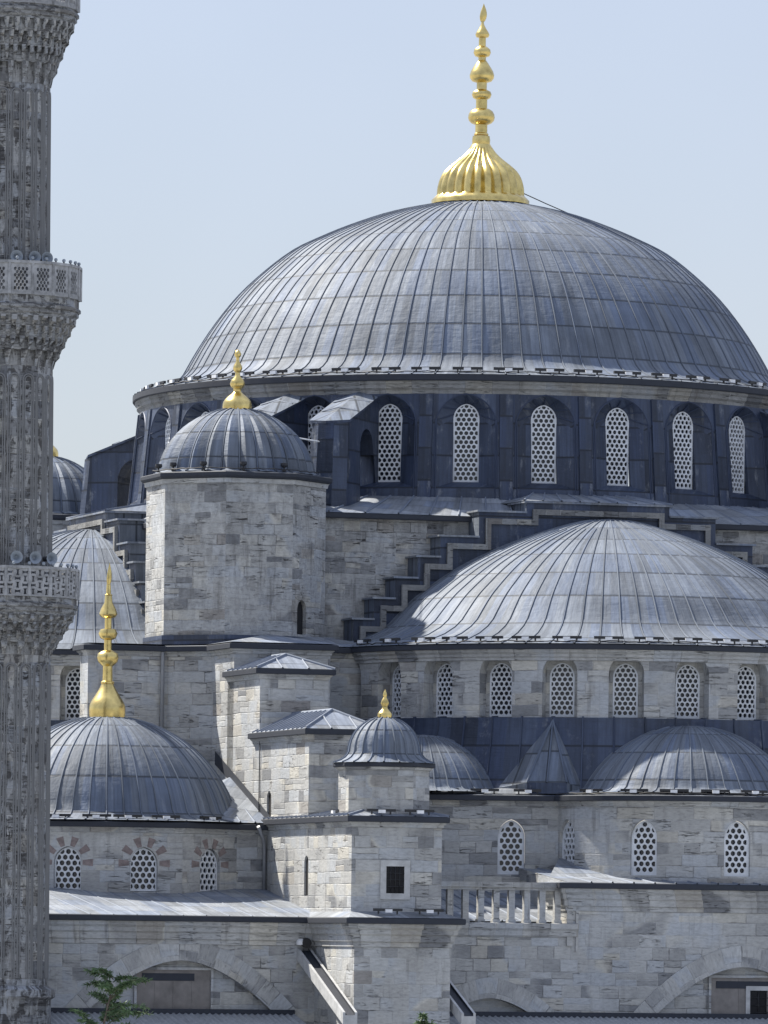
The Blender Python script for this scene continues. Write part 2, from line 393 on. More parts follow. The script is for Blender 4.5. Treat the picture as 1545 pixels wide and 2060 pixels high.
def sweep(mb, path, prof, mats, closed=False, sc=(1, 1), sm=False):
    n = len(path); offs = []
    for i in range(n):
        def nrm(a, b):
            dx, dy = b[0]-a[0], b[1]-a[1]; l = math.hypot(dx, dy); return (-dy/l, dx/l)
        if closed or 0 < i < n-1:
            n1 = nrm(path[i-1], path[i]); n2 = nrm(path[i], path[(i+1) % n])
            k = max(0.3, 1 + n1[0]*n2[0] + n1[1]*n2[1]); offs.append(((n1[0]+n2[0])/k, (n1[1]+n2[1])/k))
        else: offs.append(nrm(path[0], path[1]) if i == 0 else nrm(path[-2], path[-1]))
    idx = list(range(n)) + ([0] if closed else [])
    run = 0; runs = [0]
    for a, b in zip(idx, idx[1:]):
        run += math.hypot(path[b][0]-path[a][0], path[b][1]-path[a][1]); runs.append(run)
    pl = [0]
    for a, b in zip(prof, prof[1:]): pl.append(pl[-1] + math.hypot(b[0]-a[0], b[1]-a[1]))
    for k in range(len(prof)-1):
        mm = mats[k] if isinstance(mats, (list, tuple)) else mats
        P, U = [], []
        for q in (k, k+1):
            o_, z = prof[q]
            P.append([L(path[i][0]+offs[i][0]*o_, path[i][1]+offs[i][1]*o_, z) for i in idx])
            U.append([(r*sc[0], pl[q]*sc[1]) for r in runs])
        mb.grid(P, U, mm, sm)
def arcpath(cu, cv, r, a0, a1, n):               # ordered so that the outward side is the path's left: clockwise bearings reversed
    return [(cu + r*sin(a0 + (a1-a0)*k/n), cv + r*cos(a0 + (a1-a0)*k/n)) for k in range(n+1)]
# a path with increasing bearing runs left to right seen from outside: tangent (cos a, -sin a), left normal (sin a, cos a) = outward
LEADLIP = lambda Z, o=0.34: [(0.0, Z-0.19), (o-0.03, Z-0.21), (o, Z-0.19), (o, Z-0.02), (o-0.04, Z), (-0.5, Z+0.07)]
STONECOR = lambda Z: [(0.0, Z-0.62), (0.05, Z-0.60), (0.05, Z-0.50), (0.11, Z-0.47), (0.12, Z-0.38), (0.22, Z-0.30), (0.24, Z-0.20), (0.0, Z-0.195)]
STONESML = lambda Z: [(0.0, Z-0.40), (0.04, Z-0.38), (0.05, Z-0.30), (0.12, Z-0.24), (0.13, Z-0.20), (0.0, Z-0.195)]
def eave(name, path, Z, parent, closed=False, o=0.34, cor=1):
    mb = MB()
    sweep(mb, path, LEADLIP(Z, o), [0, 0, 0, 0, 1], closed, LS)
    sweep(mb, path, STONECOR(Z) if cor == 2 else STONESML(Z), 2, closed)
    return mb.build(name, ['edge', 'lead', 'trim'], parent)

def archpts(a, e, K=14):
    Rr = a + e; out = []
    for i in range(K+1):
        x = -a*cos(pi*i/K); out.append((x, sqrt(max(0, Rr*Rr - (abs(x)+e)**2))))
    return out
def wall(mb, mp, s0, s1, z0, z1, ops, m=0, mr=0, ds=1.0, sc=(1, 1)):
    """mp(s, z, d) -> local point; each opening: c, w, sill, spring, e, depth, and optional inner=(w, sill, spring, splay depth)"""
    def col(a, b, za, zb):                       # za, zb = (left, right) heights
        mb.f([mp(a, za[0], 0), mp(b, za[1], 0), mp(b, zb[1], 0), mp(a, zb[0], 0)],
             [(a*sc[0], za[0]*sc[1]), (b*sc[0], za[1]*sc[1]), (b*sc[0], zb[1]*sc[1]), (a*sc[0], zb[0]*sc[1])], m)
    def span(a, b, lo, hi):
        n = max(1, int(math.ceil((b-a)/ds)))
        for k in range(n): col(a+(b-a)*k/n, a+(b-a)*(k+1)/n, (lo, lo), (hi, hi))
    cur = s0
    for o in sorted(ops, key=lambda q: q['c']):
        c, a = o['c'], o['w']/2
        if c - a > cur: span(cur, c-a, z0, z1)
        ar = [(c+x, o['spring']+z) for x, z in archpts(a, o['e'])]
        for (xa, za), (xb, zb) in zip(ar, ar[1:]):
            if xb - xa > 1e-5:
                col(xa, xb, (za, zb), (z1, z1))
                if o['sill'] > z0: col(xa, xb, (z0, z0), (o['sill'], o['sill']))
        loop0 = [(c-a, o['sill'])] + ar + [(c+a, o['sill'])]
        rings = [[(s, z, 0.0) for s, z in loop0]]
        if 'inner' in o:
            wi, si, pi_, sd = o['inner']; ai = wi/2
            ar2 = [(c+x, pi_+z) for x, z in archpts(ai, o['e']*ai/a)]
            loop1 = [(c-ai, si)] + ar2 + [(c+ai, si)]
            rings.append([(s, z, sd) for s, z in loop1]); rings.append([(s, z, sd + o['depth']) for s, z in loop1])
        else: rings.append([(s, z, o['depth']) for s, z in loop0])
        for r0, r1 in zip(rings, rings[1:]):
            nL = len(r0)
            for i in range(nL):
                j = (i+1) % nL
                A, B, C, D = r0[i], r0[j], r1[j], r1[i]
                uvs = [(q[0]*sc[0]+q[2]*sc[0]*(1 if i == 0 else -1), q[1]*sc[1] + (q[2]*sc[1] if 0 < i < nL-2 else 0)) for q in (A, B, C, D)]
                mb.f([mp(*A), mp(*B), mp(*C), mp(*D)], uvs, mr)
        cur = c + a
    if s1 > cur: span(cur, s1, z0, z1)
def flat_map(p0, p1):                            # wall line in (u,v); outward is to the left of p0->p1
    dx, dy = p1[0]-p0[0], p1[1]-p0[1]; l = math.hypot(dx, dy); tx, ty = dx/l, dy/l
    return (lambda s, z, d: L(p0[0]+tx*s+ty*d, p0[1]+ty*s-tx*d, z)), l
def cyl_map(cu, cv, Rr, bat=None):
    def mp(s, z, d):
        r = (Rr if bat is None else Rr + bat[0]*(z-bat[1])) - d
        a = s/Rr
        return L(cu + r*sin(a), cv + r*cos(a), z)
    return mp

# ------------------------------------------------------------------ pierced windows (shared meshes)
def clip(poly, outline):                         # convex clip
    out = poly
    n = len(outline)
    for i in range(n):
        a, b = outline[i], outline[(i+1) % n]
        def side(p): return (b[0]-a[0])*(p[1]-a[1]) - (b[1]-a[1])*(p[0]-a[0])
        res = []
        for k in range(len(out)):
            p, q = out[k], out[(k+1) % len(out)]
            sp, sq = side(p), side(q)
            if sp >= 0: res.append(p)
            if (sp >= 0) != (sq >= 0):
                t = sp/(sp-sq); res.append((p[0]+(q[0]-p[0])*t, p[1]+(q[1]-p[1])*t))
        out = res
        if len(out) < 3: return []
    return out
def area(p): return 0.5*sum(p[i][0]*p[(i+1) % len(p)][1] - p[(i+1) % len(p)][0]*p[i][1] for i in range(len(p)))
def plate(outline, holes, th, mats, name):
    """flat plate with holes: x across, z up, front at y=0, thickness towards +y"""
    bm = bmesh.new(); loops = []
    for lp in [outline] + holes:
        vs_ = [bm.verts.new((x, 0, z)) for x, z in lp]
        loops.append(vs_)
        for i in range(len(vs_)): bm.edges.new((vs_[i], vs_[(i+1) % len(vs_)]))
    bmesh.ops.triangle_fill(bm, use_beauty=True, use_dissolve=False, edges=bm.edges[:])
    for vs_ in loops:
        bk = [bm.verts.new((v.co.x, th, v.co.z)) for v in vs_]
        for i in range(len(vs_)):
            j = (i+1) % len(vs_); bm.faces.new((vs_[i], vs_[j], bk[j], bk[i]))
    me = bpy.data.meshes.new(name); bm.to_mesh(me); bm.free()
    for x in mats: me.materials.append(M[x])
    return me
def arch_outline(a, H, e, inset=0.0, K=14):
    ar = archpts(a, e, K); rise = max(z for _, z in ar); sp = H - rise
    pts = [(-a, 0.0)] + [(x, sp+z) for x, z in ar] + [(a, 0.0)]
    pts = pts[::-1]                               # counter-clockwise
    q = []
    for p in pts:
        if not q or math.hypot(p[0]-q[-1][0], p[1]-q[-1][1]) > 1e-4: q.append(p)
    return q
def make_window(a, H, e, pitch, hr, border, name='window'):
    outl = arch_outline(a, H, e)
    inner = [(x*(a-border)/a, border*1.3 + z*(H-2.0*border)/H) for x, z in outl]
    holes = []; rows = int(H/(pitch*0.866))+2
    for r in range(rows):
        z = border*1.3 + pitch*0.42 + r*pitch*0.866
        for c_ in range(-8, 9):
            x = (c_ + (0.5 if r % 2 else 0.0))*pitch
            cp = clip([(x+hr*cos(2*pi*k/10), z+hr*sin(2*pi*k/10)) for k in range(10)], inner)
            if len(cp) >= 3 and area(cp) > 0.18*pi*hr*hr:
                qq = []
                for p in cp:
                    if not qq or math.hypot(p[0]-qq[-1][0], p[1]-qq[-1][1]) > 2e-3: qq.append(p)
                if len(qq) >= 3: holes.append(qq)
    return plate(outl, holes, 0.07, ['grille'], name)
def pane_mesh(a, H, e):
    me = bpy.data.meshes.new('pane'); bm = bmesh.new()
    bm.faces.new([bm.verts.new((x, 0, z)) for x, z in arch_outline(a, H, e)]); bm.to_mesh(me); bm.free()
    me.materials.append(M['glass']); return me
WK = {}
def window(parent, kind, u, v, h, bearing):
    """bearing: outward direction of the wall in building coordinates"""
    a, H, e, pitch, hr, border = KIND[kind]
    if kind not in WK: WK[kind] = (make_window(a, H, e, pitch, hr, border), pane_mesh(a, H, e))
    o = bpy.data.objects.new('window', WK[kind][0]); COL.objects.link(o); o.parent = parent
    o.location = L(u, v, h); o.rotation_euler = (0, 0, bearing)
    p = bpy.data.objects.new('pane', WK[kind][1]); COL.objects.link(p); p.parent = o; p.location = (0, 0.10, 0)
    return o
KIND = {'drum': (0.50, 3.02, 0.08, 0.2, 0.079, 0.06), 'semi': (0.46, 1.98, 0.06, 0.2, 0.079, 0.06),
        'lobe': (0.49, 1.98, 0.16, 0.235, 0.092, 0.085), 'corner': (0.50, 1.55, 0.10, 0.235, 0.094, 0.05)}

# ------------------------------------------------------------------ MOSQUE
mosque = thing('mosque', (MX, MY, 0), 'vast grey domed stone mosque with lead roofs, stepped gables and arched grille windows', 'mosque', None, TH)
P_ = mosque

# main dome
mb = MB()
body = spline([(11.86, 22.75), (11.3, 23.75), (10.58, 24.85), (9.7, 25.95), (8.64, 26.95), (7.6, 27.75), (6.6, 28.26), (5.5, 28.74), (4.1, 29.25), (2.9, 29.56), (1.84, 29.76), (0.9, 29.85)], 3)
prof = [(13.88, 21.86), (13.4, 21.97), (12.75, 22.14), (12.3, 22.34), (12.03, 22.54)] + body
dome(mb, 0, 0, prof, -pi + 0.02, pi + 0.02, 96, rw=0.055, rh=0.034, vl=1.42, rstop=1.5)
mdome = lab(mb.build('main_dome', ['dome'], P_), 'huge central lead dome with close standing seams')
mb = MB()
ring = arcpath(0, 0, 13.56, -pi, pi, 168)[:-1]
sweep(mb, ring, [(0.0, 21.62), (0.30, 21.60), (0.33, 21.64), (0.33, 21.84), (0.28, 21.87), (-0.2, 21.95)], [0, 0, 0, 0, 1], True, LS)
sweep(mb, ring, [(-0.1, 21.10), (0.05, 21.12), (0.06, 21.25), (0.16, 21.33), (0.17, 21.45), (0.24, 21.52), (0.24, 21.618), (0, 21.62)], 2, True)
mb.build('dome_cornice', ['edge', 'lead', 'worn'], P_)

# drum with 28 splayed window niches
NW = 28; PH = R_(-2.6) - TH; STEP = 2*pi/NW
DR = 14.0; BAT = (-0.10, 17.2)
mp = cyl_map(0, 0, DR, BAT)
mb = MB(); ops = []
for k in range(NW):
    a = PH + k*STEP
    a = (a + pi) % (2*pi) - pi
    ops.append(dict(c=a*DR, w=2.36, sill=17.5, spring=19.80, e=0.10, depth=0.14, inner=(1.04, 17.74, 20.20, 0.43)))
o0 = min(q['c'] for q in ops)
wall(mb, mp, o0 - STEP*DR/2, o0 - STEP*DR/2 + 2*pi*DR, 16.6, 21.15, ops, 0, 0, 0.75, LS)
for k in range(NW):                                # flat lead-covered pilaster strips between the niches
    a = PH + (k+0.5)*STEP
    rows = []
    for z in (17.0, 21.1):
        r = DR + BAT[0]*(z-BAT[1])
        rows.append([L(r2*sin(a+t/DR), r2*cos(a+t/DR), z) for t, r2 in ((-0.27, r-0.02), (-0.25, r+0.07), (0.25, r+0.07), (0.27, r-0.02))])
    mb.grid(rows, None, 0, False, LS)
    # welted seams down both sides of each strip and round each niche
    for t in (-0.42, 0.42):
        pts = [mp((a*DR)+t, z, 0) for z in (17.0, 18.0, 19.0, 20.2)]
        mb.rib(pts, [Vector((sin(a), -cos(a), 0))]*4, 0.05, 0.03)
    c = (PH + k*STEP)
    ar = [(c*DR + x*1.03, 19.80 + z*1.03) for x, z in archpts(1.18, 0.10)]
    pts = [mp(c*DR-1.215, z, 0) for z in (17.5, 18.8)] + [mp(s, z, 0) for s, z in ar] + [mp(c*DR+1.215, z, 0) for z in (18.8, 17.5)]
    mb.rib(pts, [Vector((sin(c), -cos(c), 0))]*len(pts), 0.06, 0.035)
    for t in range(-3, 4):                         # radiating laps in the splay
        th = t*R_(25)
        p0 = (c*DR + 1.16*sin(th), 19.80 + 1.20*cos(th)); p1 = (c*DR + 0.53*sin(th), 20.20 + 0.55*cos(th))
        q0, q1 = Vector(mp(*p0, 0.0)), Vector(mp(*p1, 0.42))
        mb.rib([q0, q1], [Vector((sin(c)-0.8*sin(th)*cos(c), -cos(c)-0.8*sin(th)*sin(c), -0.8*cos(th)))]*2, 0.05, 0.03)
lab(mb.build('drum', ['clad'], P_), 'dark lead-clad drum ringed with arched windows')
for k in range(NW):
    a = PH + k*STEP
    if cos(a + TH) > -0.25:
        r = DR + BAT[0]*2 - 0.52
        window(P_, 'drum', r*sin(a), r*cos(a), 17.74, a)

# radial lead-clad buttresses between drum and corner turrets
for dg in (-135, -45, 45):
    for off in (-6.43, 6.43):
        a = R_(dg + off + 0.6); d = dirv(a); t = (cos(a), -sin(a))
        def RP(r, s, z): return L(r*d[0] + s*t[0], r*d[1] + s*t[1], z)
        mb = MB(); wv = 0.74; c_ = 0.42; r0, r1, r2 = 13.3, 15.35, 17.0
        zt = lambda r: 19.75 + (17.0 - r)*0.36
        plan = [(r1, -wv), (r1, wv), (r2-c_, wv), (r2, wv-c_), (r2, -wv+c_), (r2-c_, -wv)]
        for i in range(6):
            A, B = plan[i], plan[(i+1) % 6]
            bt = lambda q: (q[0] + (0.35 if q[0] > r1 else 0), q[1]*1.08)
            mb.f([RP(*bt(A), 15.8), RP(*bt(B), 15.8), RP(*B, zt(B[0])), RP(*A, zt(A[0]))], None, 0, False, LS)
        # bridge over the passage
        za = lambda r: 18.75 + sqrt(max(0, 1 - ((r - 14.6)/0.78)**2))*0.95
        rs = [13.3] + [13.82 + 1.53*k/10 for k in range(11)]
        for s_ in (-wv, wv):
            for ra, rb in zip(rs, rs[1:]):
                mb.f([RP(ra, s_, za(ra) if ra > 13.5 else 16), RP(rb, s_, za(rb)), RP(rb, s_, zt(rb)), RP(ra, s_, zt(ra))], None, 0, False, LS)
        for ra, rb in zip(rs[1:], rs[2:]):
            mb.f([RP(ra, -wv, za(ra)), RP(ra, wv, za(ra)), RP(rb, wv, za(rb)), RP(rb, -wv, za(rb))], None, 0, False, LS)
        # roof: two slopes off a central fold, small overhang
        e_ = 0.08
        top = [(13.3, -wv-e_), (13.3, 0), (13.3, wv+e_)]; bot = [(r2+e_-c_, -wv-e_), (r2+e_, 0), (r2+e_-c_, wv+e_)]
        hz = (0.0, 0.22, 0.0)
        for i in (0, 1):
            q = [RP(*top[i], zt(13.3)+0.03+hz[i]), RP(*top[i+1], zt(13.3)+0.03+hz[i+1]), RP(*bot[i+1], zt(bot[i+1][0])+0.03+hz[i+1]*0.4), RP(*bot[i], zt(bot[i][0])+0.03+hz[i]*0.4)]
            mb.f(q, None, 1, False, LS)
            mb.f([q[3], q[2], Vector(q[2])-Vector((0,0,0.1)), Vector(q[3])-Vector((0,0,0.1))], None, 0, False, LS)
        sd = [RP(r, wv+e_, zt(r)+0.03) for r in (13.3, r2+e_-c_)]
        for sg in (-1, 1):
            s2 = [RP(r, sg*(wv+e_), zt(r)+0.03) for r in (13.3, r2+e_-c_)]
            mb.f([s2[0], s2[1], Vector(s2[1])-Vector((0,0,0.1)), Vector(s2[0])-Vector((0,0,0.1))], None, 0, False, LS)
        for r in (14.4, 15.6):
            pts = [RP(r, s_, zt(r)+0.05+0.2*(1-abs(s_)/wv)*0.8) for s_ in (-wv, 0, wv)]
            mb.rib(pts, [Vector((0, 0, 1))]*3, 0.06, 0.04, 1)
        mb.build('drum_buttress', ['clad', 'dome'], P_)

# square platform: walls and lead roof under the drum
mb = MB(); HS = 14.8
sq = lambda a, h: (lambda k: (k*sin(a), k*cos(a)))(h/max(abs(sin(a)), abs(cos(a))))
N = 96; rowi, rowo, U0, U1 = [], [], [], []
for k in range(N+1):
    a = -pi + 2*pi*k/N; o_ = sq(a, HS+0.36)
    rowi.append(L(13.7*sin(a), 13.7*cos(a), 17.25)); rowo.append(L(*o_, 16.28))
    U0.append((k*0.9, 0)); U1.append((k*0.9, math.hypot(*o_)/1.25-10))
mb.grid([rowi, rowo], [U0, U1], 1)
for k in range(N):
    a = -pi + 2*pi*(k+0.5)/N; o_ = sq(a, HS+0.34)
    mb.rib([L(13.7*sin(a), 13.7*cos(a), 17.24), L(*o_, 16.29)], [Vector((0, 0, 1))]*2, 0.07, 0.05, 1)
sqp = [(-HS, HS), (HS, HS), (HS, -HS), (-HS, -HS)]
mb.prism(sqp, 8.0, 16.1, 0, top=False)
sweep(mb, sqp, [(0, 16.08), (0.34, 16.07), (0.36, 16.10), (0.36, 16.26), (0.3, 16.285)], 2, True, LS)
lab(mb.build('dome_base', ['rough', 'lead', 'edge'], P_), 'rough stone base below the drum with a lead skirt roof')

# stepped gables of the great arches
def rotl(rot):                                    # rotate building coords: rot=0 front, 1 = left side
    return (lambda u, v: (u, v)) if rot == 0 else (lambda u, v: (-v, u))
STEPL = [(2.88, 16.8), (4.76, 16.4), (6.28, 15.42), (7.17, 14.62), (8.05, 13.8), (8.88, 13.0), (9.68, 12.2), (10.6, 11.2)]
def gable(rot):
    T = rotl(rot); uc = -0.43
    def Q(u, v, h): a, b = T(u, v); return L(a, b, h)
    mb = MB(); v0, v1 = 13.2, 16.06
    for sg in (-1, 1):
        prev = 0.0
        for k, (x, z) in enumerate(STEPL):
            za, zb = z, (STEPL[k+1][1] if k+1 < len(STEPL) else 9.5)
            xa, xb = uc + sg*prev, uc + sg*x
            n = max(1, int((x-prev)/0.7))
            mb.f([Q(xa, v1, 8.5), Q(xb, v1, 8.5), Q(xb, v1, za), Q(xa, v1, za)], None, 0, False, LS)
            mb.f([Q(xb, v0, zb-0.4), Q(xb, v1, zb-0.4), Q(xb, v1, za), Q(xb, v0, za)], None, 2, False, LS)  # step sides in a paler lead: sunlight on them put into the colour
            # lead tread with a lip standing proud
            xo = xb + sg*0.10
            mb.box(tuple(min(p, q) for p, q in zip(Q(min(xa, xo), v0, za), Q(max(xa, xo), v1+0.12, za))),
                   tuple(max(p, q) for p, q in zip(Q(min(xa, xo), v0, za+0.07), Q(max(xa, xo), v1+0.12, za+0.07))), 1, LS)
            prev = x
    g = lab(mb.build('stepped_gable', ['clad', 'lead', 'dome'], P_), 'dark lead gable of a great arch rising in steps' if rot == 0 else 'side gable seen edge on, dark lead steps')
    tb = MB()
    def bx(xa, xb, za, zb, dv=0.14):
        p, q = Q(xa, v1-0.05, za), Q(xb, v1+dv, zb)
        tb.box(tuple(min(a, b) for a, b in zip(p, q)), tuple(max(a, b) for a, b in zip(p, q)))
        p, q = Q(xa, v1-0.05, za-0.10 if za < zb else za), Q(xb, v1+0.07, za)
    ins, wd = 0.24, 0.21
    for sg in (-1, 1):
        prev = 0.0
        for k, (x, z) in enumerate(STEPL[:-1]):
            zn = STEPL[k+1][1]
            xa, xb = prev - (ins + wd if k else 0), x - ins
            lo, hi = sorted((uc + sg*xa, uc + sg*xb)); bx(lo, hi, z-ins-wd, z-ins)
            lo, hi = sorted((uc + sg*(x-ins-wd), uc + sg*(x-ins))); bx(lo, hi, zn-ins-wd+0.0, z-ins-wd, 0.137)
            # thin outer fillet
            prev = x
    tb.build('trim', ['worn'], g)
    # low hipped cap above the plateau, lapped against the drum
    cb = MB(); z0, z1 = 16.88, 17.42
    A = [Q(uc-3.0, v1+0.1, z0), Q(uc+3.0, v1+0.1, z0), Q(uc+1.6, 13.3, z1), Q(uc-1.6, 13.3, z1)]
    cb.f(A, None, 0, False, LS)
    for sg in (-1, 1):
        cb.f([Q(uc+sg*3.0, v1+0.1, z0), Q(uc+sg*1.6, 13.3, z1), Q(uc+sg*4.2, 12.9, z0), Q(uc+sg*3.0, 14.2, z0)], None, 0, False, LS)
    for k in range(9):
        t = k/8; cb.rib([Vector(A[0]).lerp(Vector(A[1]), t), Vector(A[3]).lerp(Vector(A[2]), t)], [Vector((0, 0, 1))]*2, 0.07, 0.05)
    cb.build('cap_roof', ['lead'], g)
gable(0); gable(1)

# semi-domes with their window drums
SDC = 16.06; SR = 10.9
SPROF = [(11.28, 11.06), (10.6, 11.22), (9.7, 11.5), (9.1, 11.78), (8.7, 12.06)] + spline([(8.36, 12.42), (7.8, 12.98), (7.15, 13.48), (6.25, 14.1), (5.35, 14.6), (4.2, 15.13), (2.95, 15.6), (1.75, 15.98), (0.9, 16.18), (0.05, 16.28)], 3)
SPH = R_(2.0) - TH; SST = R_(12.85)
def semidome(rot):
    T = rotl(rot); cu, cv = T(0, SDC); base = 0 if rot == 0 else -pi/2
    mb = MB(); a0, a1 = base - pi/2, base + pi/2
    dome(mb, cu, cv, SPROF, a0, a1, 78, rw=0.055, rh=0.034, vl=1.55, rstop=0.7)
    sd = lab(mb.build('semi_dome', ['dome'], P_), 'broad lead semi-dome below the front stepped gable' if rot == 0 else 'side semi-dome half hidden behind the minaret')
    ex = R_(12)
    eave('semi_dome_cornice', arcpath(cu, cv, SR, a0 - ex, a1 + ex, 80), 11.05, P_, cor=2)
    mb = MB(); mp = cyl_map(cu, cv, SR); ops = []; al = []
    for k in range(-8, 9):
        a = SPH + k*SST if rot == 0 else base + k*SST - R_(4.5)
        if base - R_(84) < a < base + R_(82):
            al.append(a)
            ops.append(dict(c=a*SR, w=1.30, sill=8.34, spring=9.98, e=0.05, depth=0.60))
    wall(mb, mp, (a0-ex)*SR, (a1+ex)*SR, 7.6, 10.9, ops, 0, 0, 0.6)
    for a in al:                                   # window backing wall in each niche with pale jamb
        pass
    lab(mb.build('semi_dome_drum', ['stone'], P_), 'curved stone wall with a row of deep arched windows')
    for a in al:
        r = SR - 0.56
        wn = window(P_, 'semi', cu + r*sin(a), cv + r*cos(a), 8.40, a)
        if 'surround' not in WK:                   # infill between grille and niche sides
            lo = [(-0.67, -0.07)] + [(x, 1.58+z) for x, z in archpts(0.67, 0.05)] + [(0.67, -0.07)]
            sp = 1.98 - max(z for _, z in archpts(0.46, 0.06))
            li = [(-0.46, 0.0)] + [(x, sp+z) for x, z in archpts(0.46, 0.06)] + [(0.46, 0.0)]
            vb = MB(); n_ = len(lo)
            for i in range(n_):
                j = (i+1) % n_; vb.f([(lo[i][0], 0.015, lo[i][1]), (lo[j][0], 0.015, lo[j][1]), (li[j][0], 0.015, li[j][1]), (li[i][0], 0.015, li[i][1])], [lo[i], lo[j], li[j], li[i]], 0)
            WK['surround'] = vb.build('surround', ['stone'], wn)
        else:
            sr = WK['surround'].copy(); COL.objects.link(sr); sr.parent = wn
    # steep lead skirt below
    mb = MB(); prof = [(11.75, 5.3), (11.5, 5.9), (11.15, 7.2), (10.98, 8.12), (11.0, 8.36), (10.5, 8.38)]
    dome(mb, cu, cv, prof, a0 - R_(5), a1 + R_(5), 60, rw=0.08, rh=0.05, vl=1.3)
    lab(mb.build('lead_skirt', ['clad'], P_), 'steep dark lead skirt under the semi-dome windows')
semidome(0); semidome(1)

# weight turrets
def octo(R, n=8, ph=0.5): return [(R*sin((k+ph)*2*pi/n), R*cos((k+ph)*2*pi/n)) for k in range(n)]
def turret(tu, tv, near):
    poly = [(tu+x, tv+y) for x, y in octo(3.40)]
    mb = MB()
    n8 = 8
    for k in range(8):
        a, b = poly[k], poly[(k+1) % 8]
        mpf, l = flat_map(a, b); mid = ((a[0]+b[0])/2-tu, (a[1]+b[1])/2-tv)
        ops = []
        brg = atan2(mid[0], mid[1])
        if near and abs(brg - pi/4) < 0.1: ops = [dict(c=l*0.30, w=0.72, sill=11.55, spring=12.45, e=0.03, depth=0.16)]
        run = k*3.1
        mp2 = (lambda mpf, run: (lambda s, z, d: mpf(s-run, z, d)))(mpf, run)
        for q in ops: q['c'] += run
        wall(mb, mp2, run, run+l, 9.0, 17.4, ops, 0, 0, 3.0)
    tw = lab(mb.build('turret', ['rough'], P_), 'octagonal rough stone turret beside the drum' if near else 'far octagonal turret mostly behind the minaret')
    if near:
        vb = MB(); mpf, l = flat_map(poly[0], poly[1])
        for i in range(8):
            if abs(atan2((poly[i][0]+poly[(i+1) % 8][0])/2-tu, (poly[i][1]+poly[(i+1) % 8][1])/2-tv) - pi/4) < 0.1: mpf, l = flat_map(poly[i], poly[(i+1) % 8])
        vb.f([mpf(l*0.3-0.4, 11.5, 0.15), mpf(l*0.3+0.4, 11.5, 0.15), mpf(l*0.3+0.4, 12.9, 0.15), mpf(l*0.3-0.4, 12.9, 0.15)])
        vb.build('slit_window', ['void'], tw)
    mb = MB()
    sweep(mb, poly, [(0, 17.28), (0.16, 17.30), (0.22, 17.38), (0.22, 17.50), (0.18, 17.53), (-0.6, 17.62)], [0, 0, 0, 0, 1], True, LS)
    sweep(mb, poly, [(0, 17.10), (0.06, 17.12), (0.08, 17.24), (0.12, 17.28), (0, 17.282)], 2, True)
    mb.build('eave', ['edge', 'lead', 'trim'], tw)
    mb = MB()
    prof = [(3.0, 17.58), (2.86, 17.63)] + cap(2.78, 2.44, 17.68, 14, 0.15)
    dome(mb, tu, tv, prof, -pi, pi, 26, rw=0.06, rh=0.05, vl=1.1, seg=3, rstop=0.4, flute=0.075)
    lab(mb.build('turret_dome', ['dome'], tw), 'fluted lead dome of the turret')
    return tw
turret(-14.23, 14.23, True); turret(-14.23, -14.23, False); turret(14.23, 14.23, False)['label'] = 'octagonal stone turret at the far right corner'

# stone blocks carrying the near turret, with lead flashing
U_L = -16.0
mb = MB()
blk = [(-17.6, 10.0), (-17.6, 14.9), (-20.4, 14.9), (-20.4, 16.0), (-17.35, 16.0), (U_L, 17.35), (U_L, 20.3), (-12.3, 20.3), (-12.3, 18.3), (-9.2, 18.3), (-9.2, 12.0), (-9.2, 10.0)]
mb.prism(blk, 0.0, 10.9, 0, top=False)
ob = lab(mb.build('turret_base', ['stone'], P_), 'tall plain stone block under the near turret')
eave('eave', blk[:-2], 11.02, ob, o=0.24)
mb = MB()
oc = [(-14.23+x, 14.23+y) for x, y in octo(3.48)]
mb.prism(oc, 10.9, 11.45, 0, sc=LS, top=False)
mb.f([L(*p, 11.09) for p in blk], None, 1, False, LS)
for (a, b, c) in (((U_L-.2, 20.5), (-12.1, 20.5), (-13.9, 17.5)), ((-12.1, 20.5), (-12.1, 18.5), (-13.9, 17.5)), ((-12.1, 18.5), (-9.0, 18.5), (-11.2, 16)), ((U_L-.2, 17.2), (U_L-.2, 20.5), (-13.9, 17.5)), ((-12.1, 18.5), (-11.2, 16), (-13.9, 17.5)), ((-20.6, 16.2), (-17.5, 16.2), (-17.2, 14.8))):
    zz = lambda p: 11.06 if (p[1] > 18.4 or p[0] < -17.4 or p[0] < U_L) else 11.5
    mb.f([L(*p, zz(p)) for p in (a, b, c)], None, 1, False, LS)
mb.build('flashing', ['clad', 'lead'], ob)

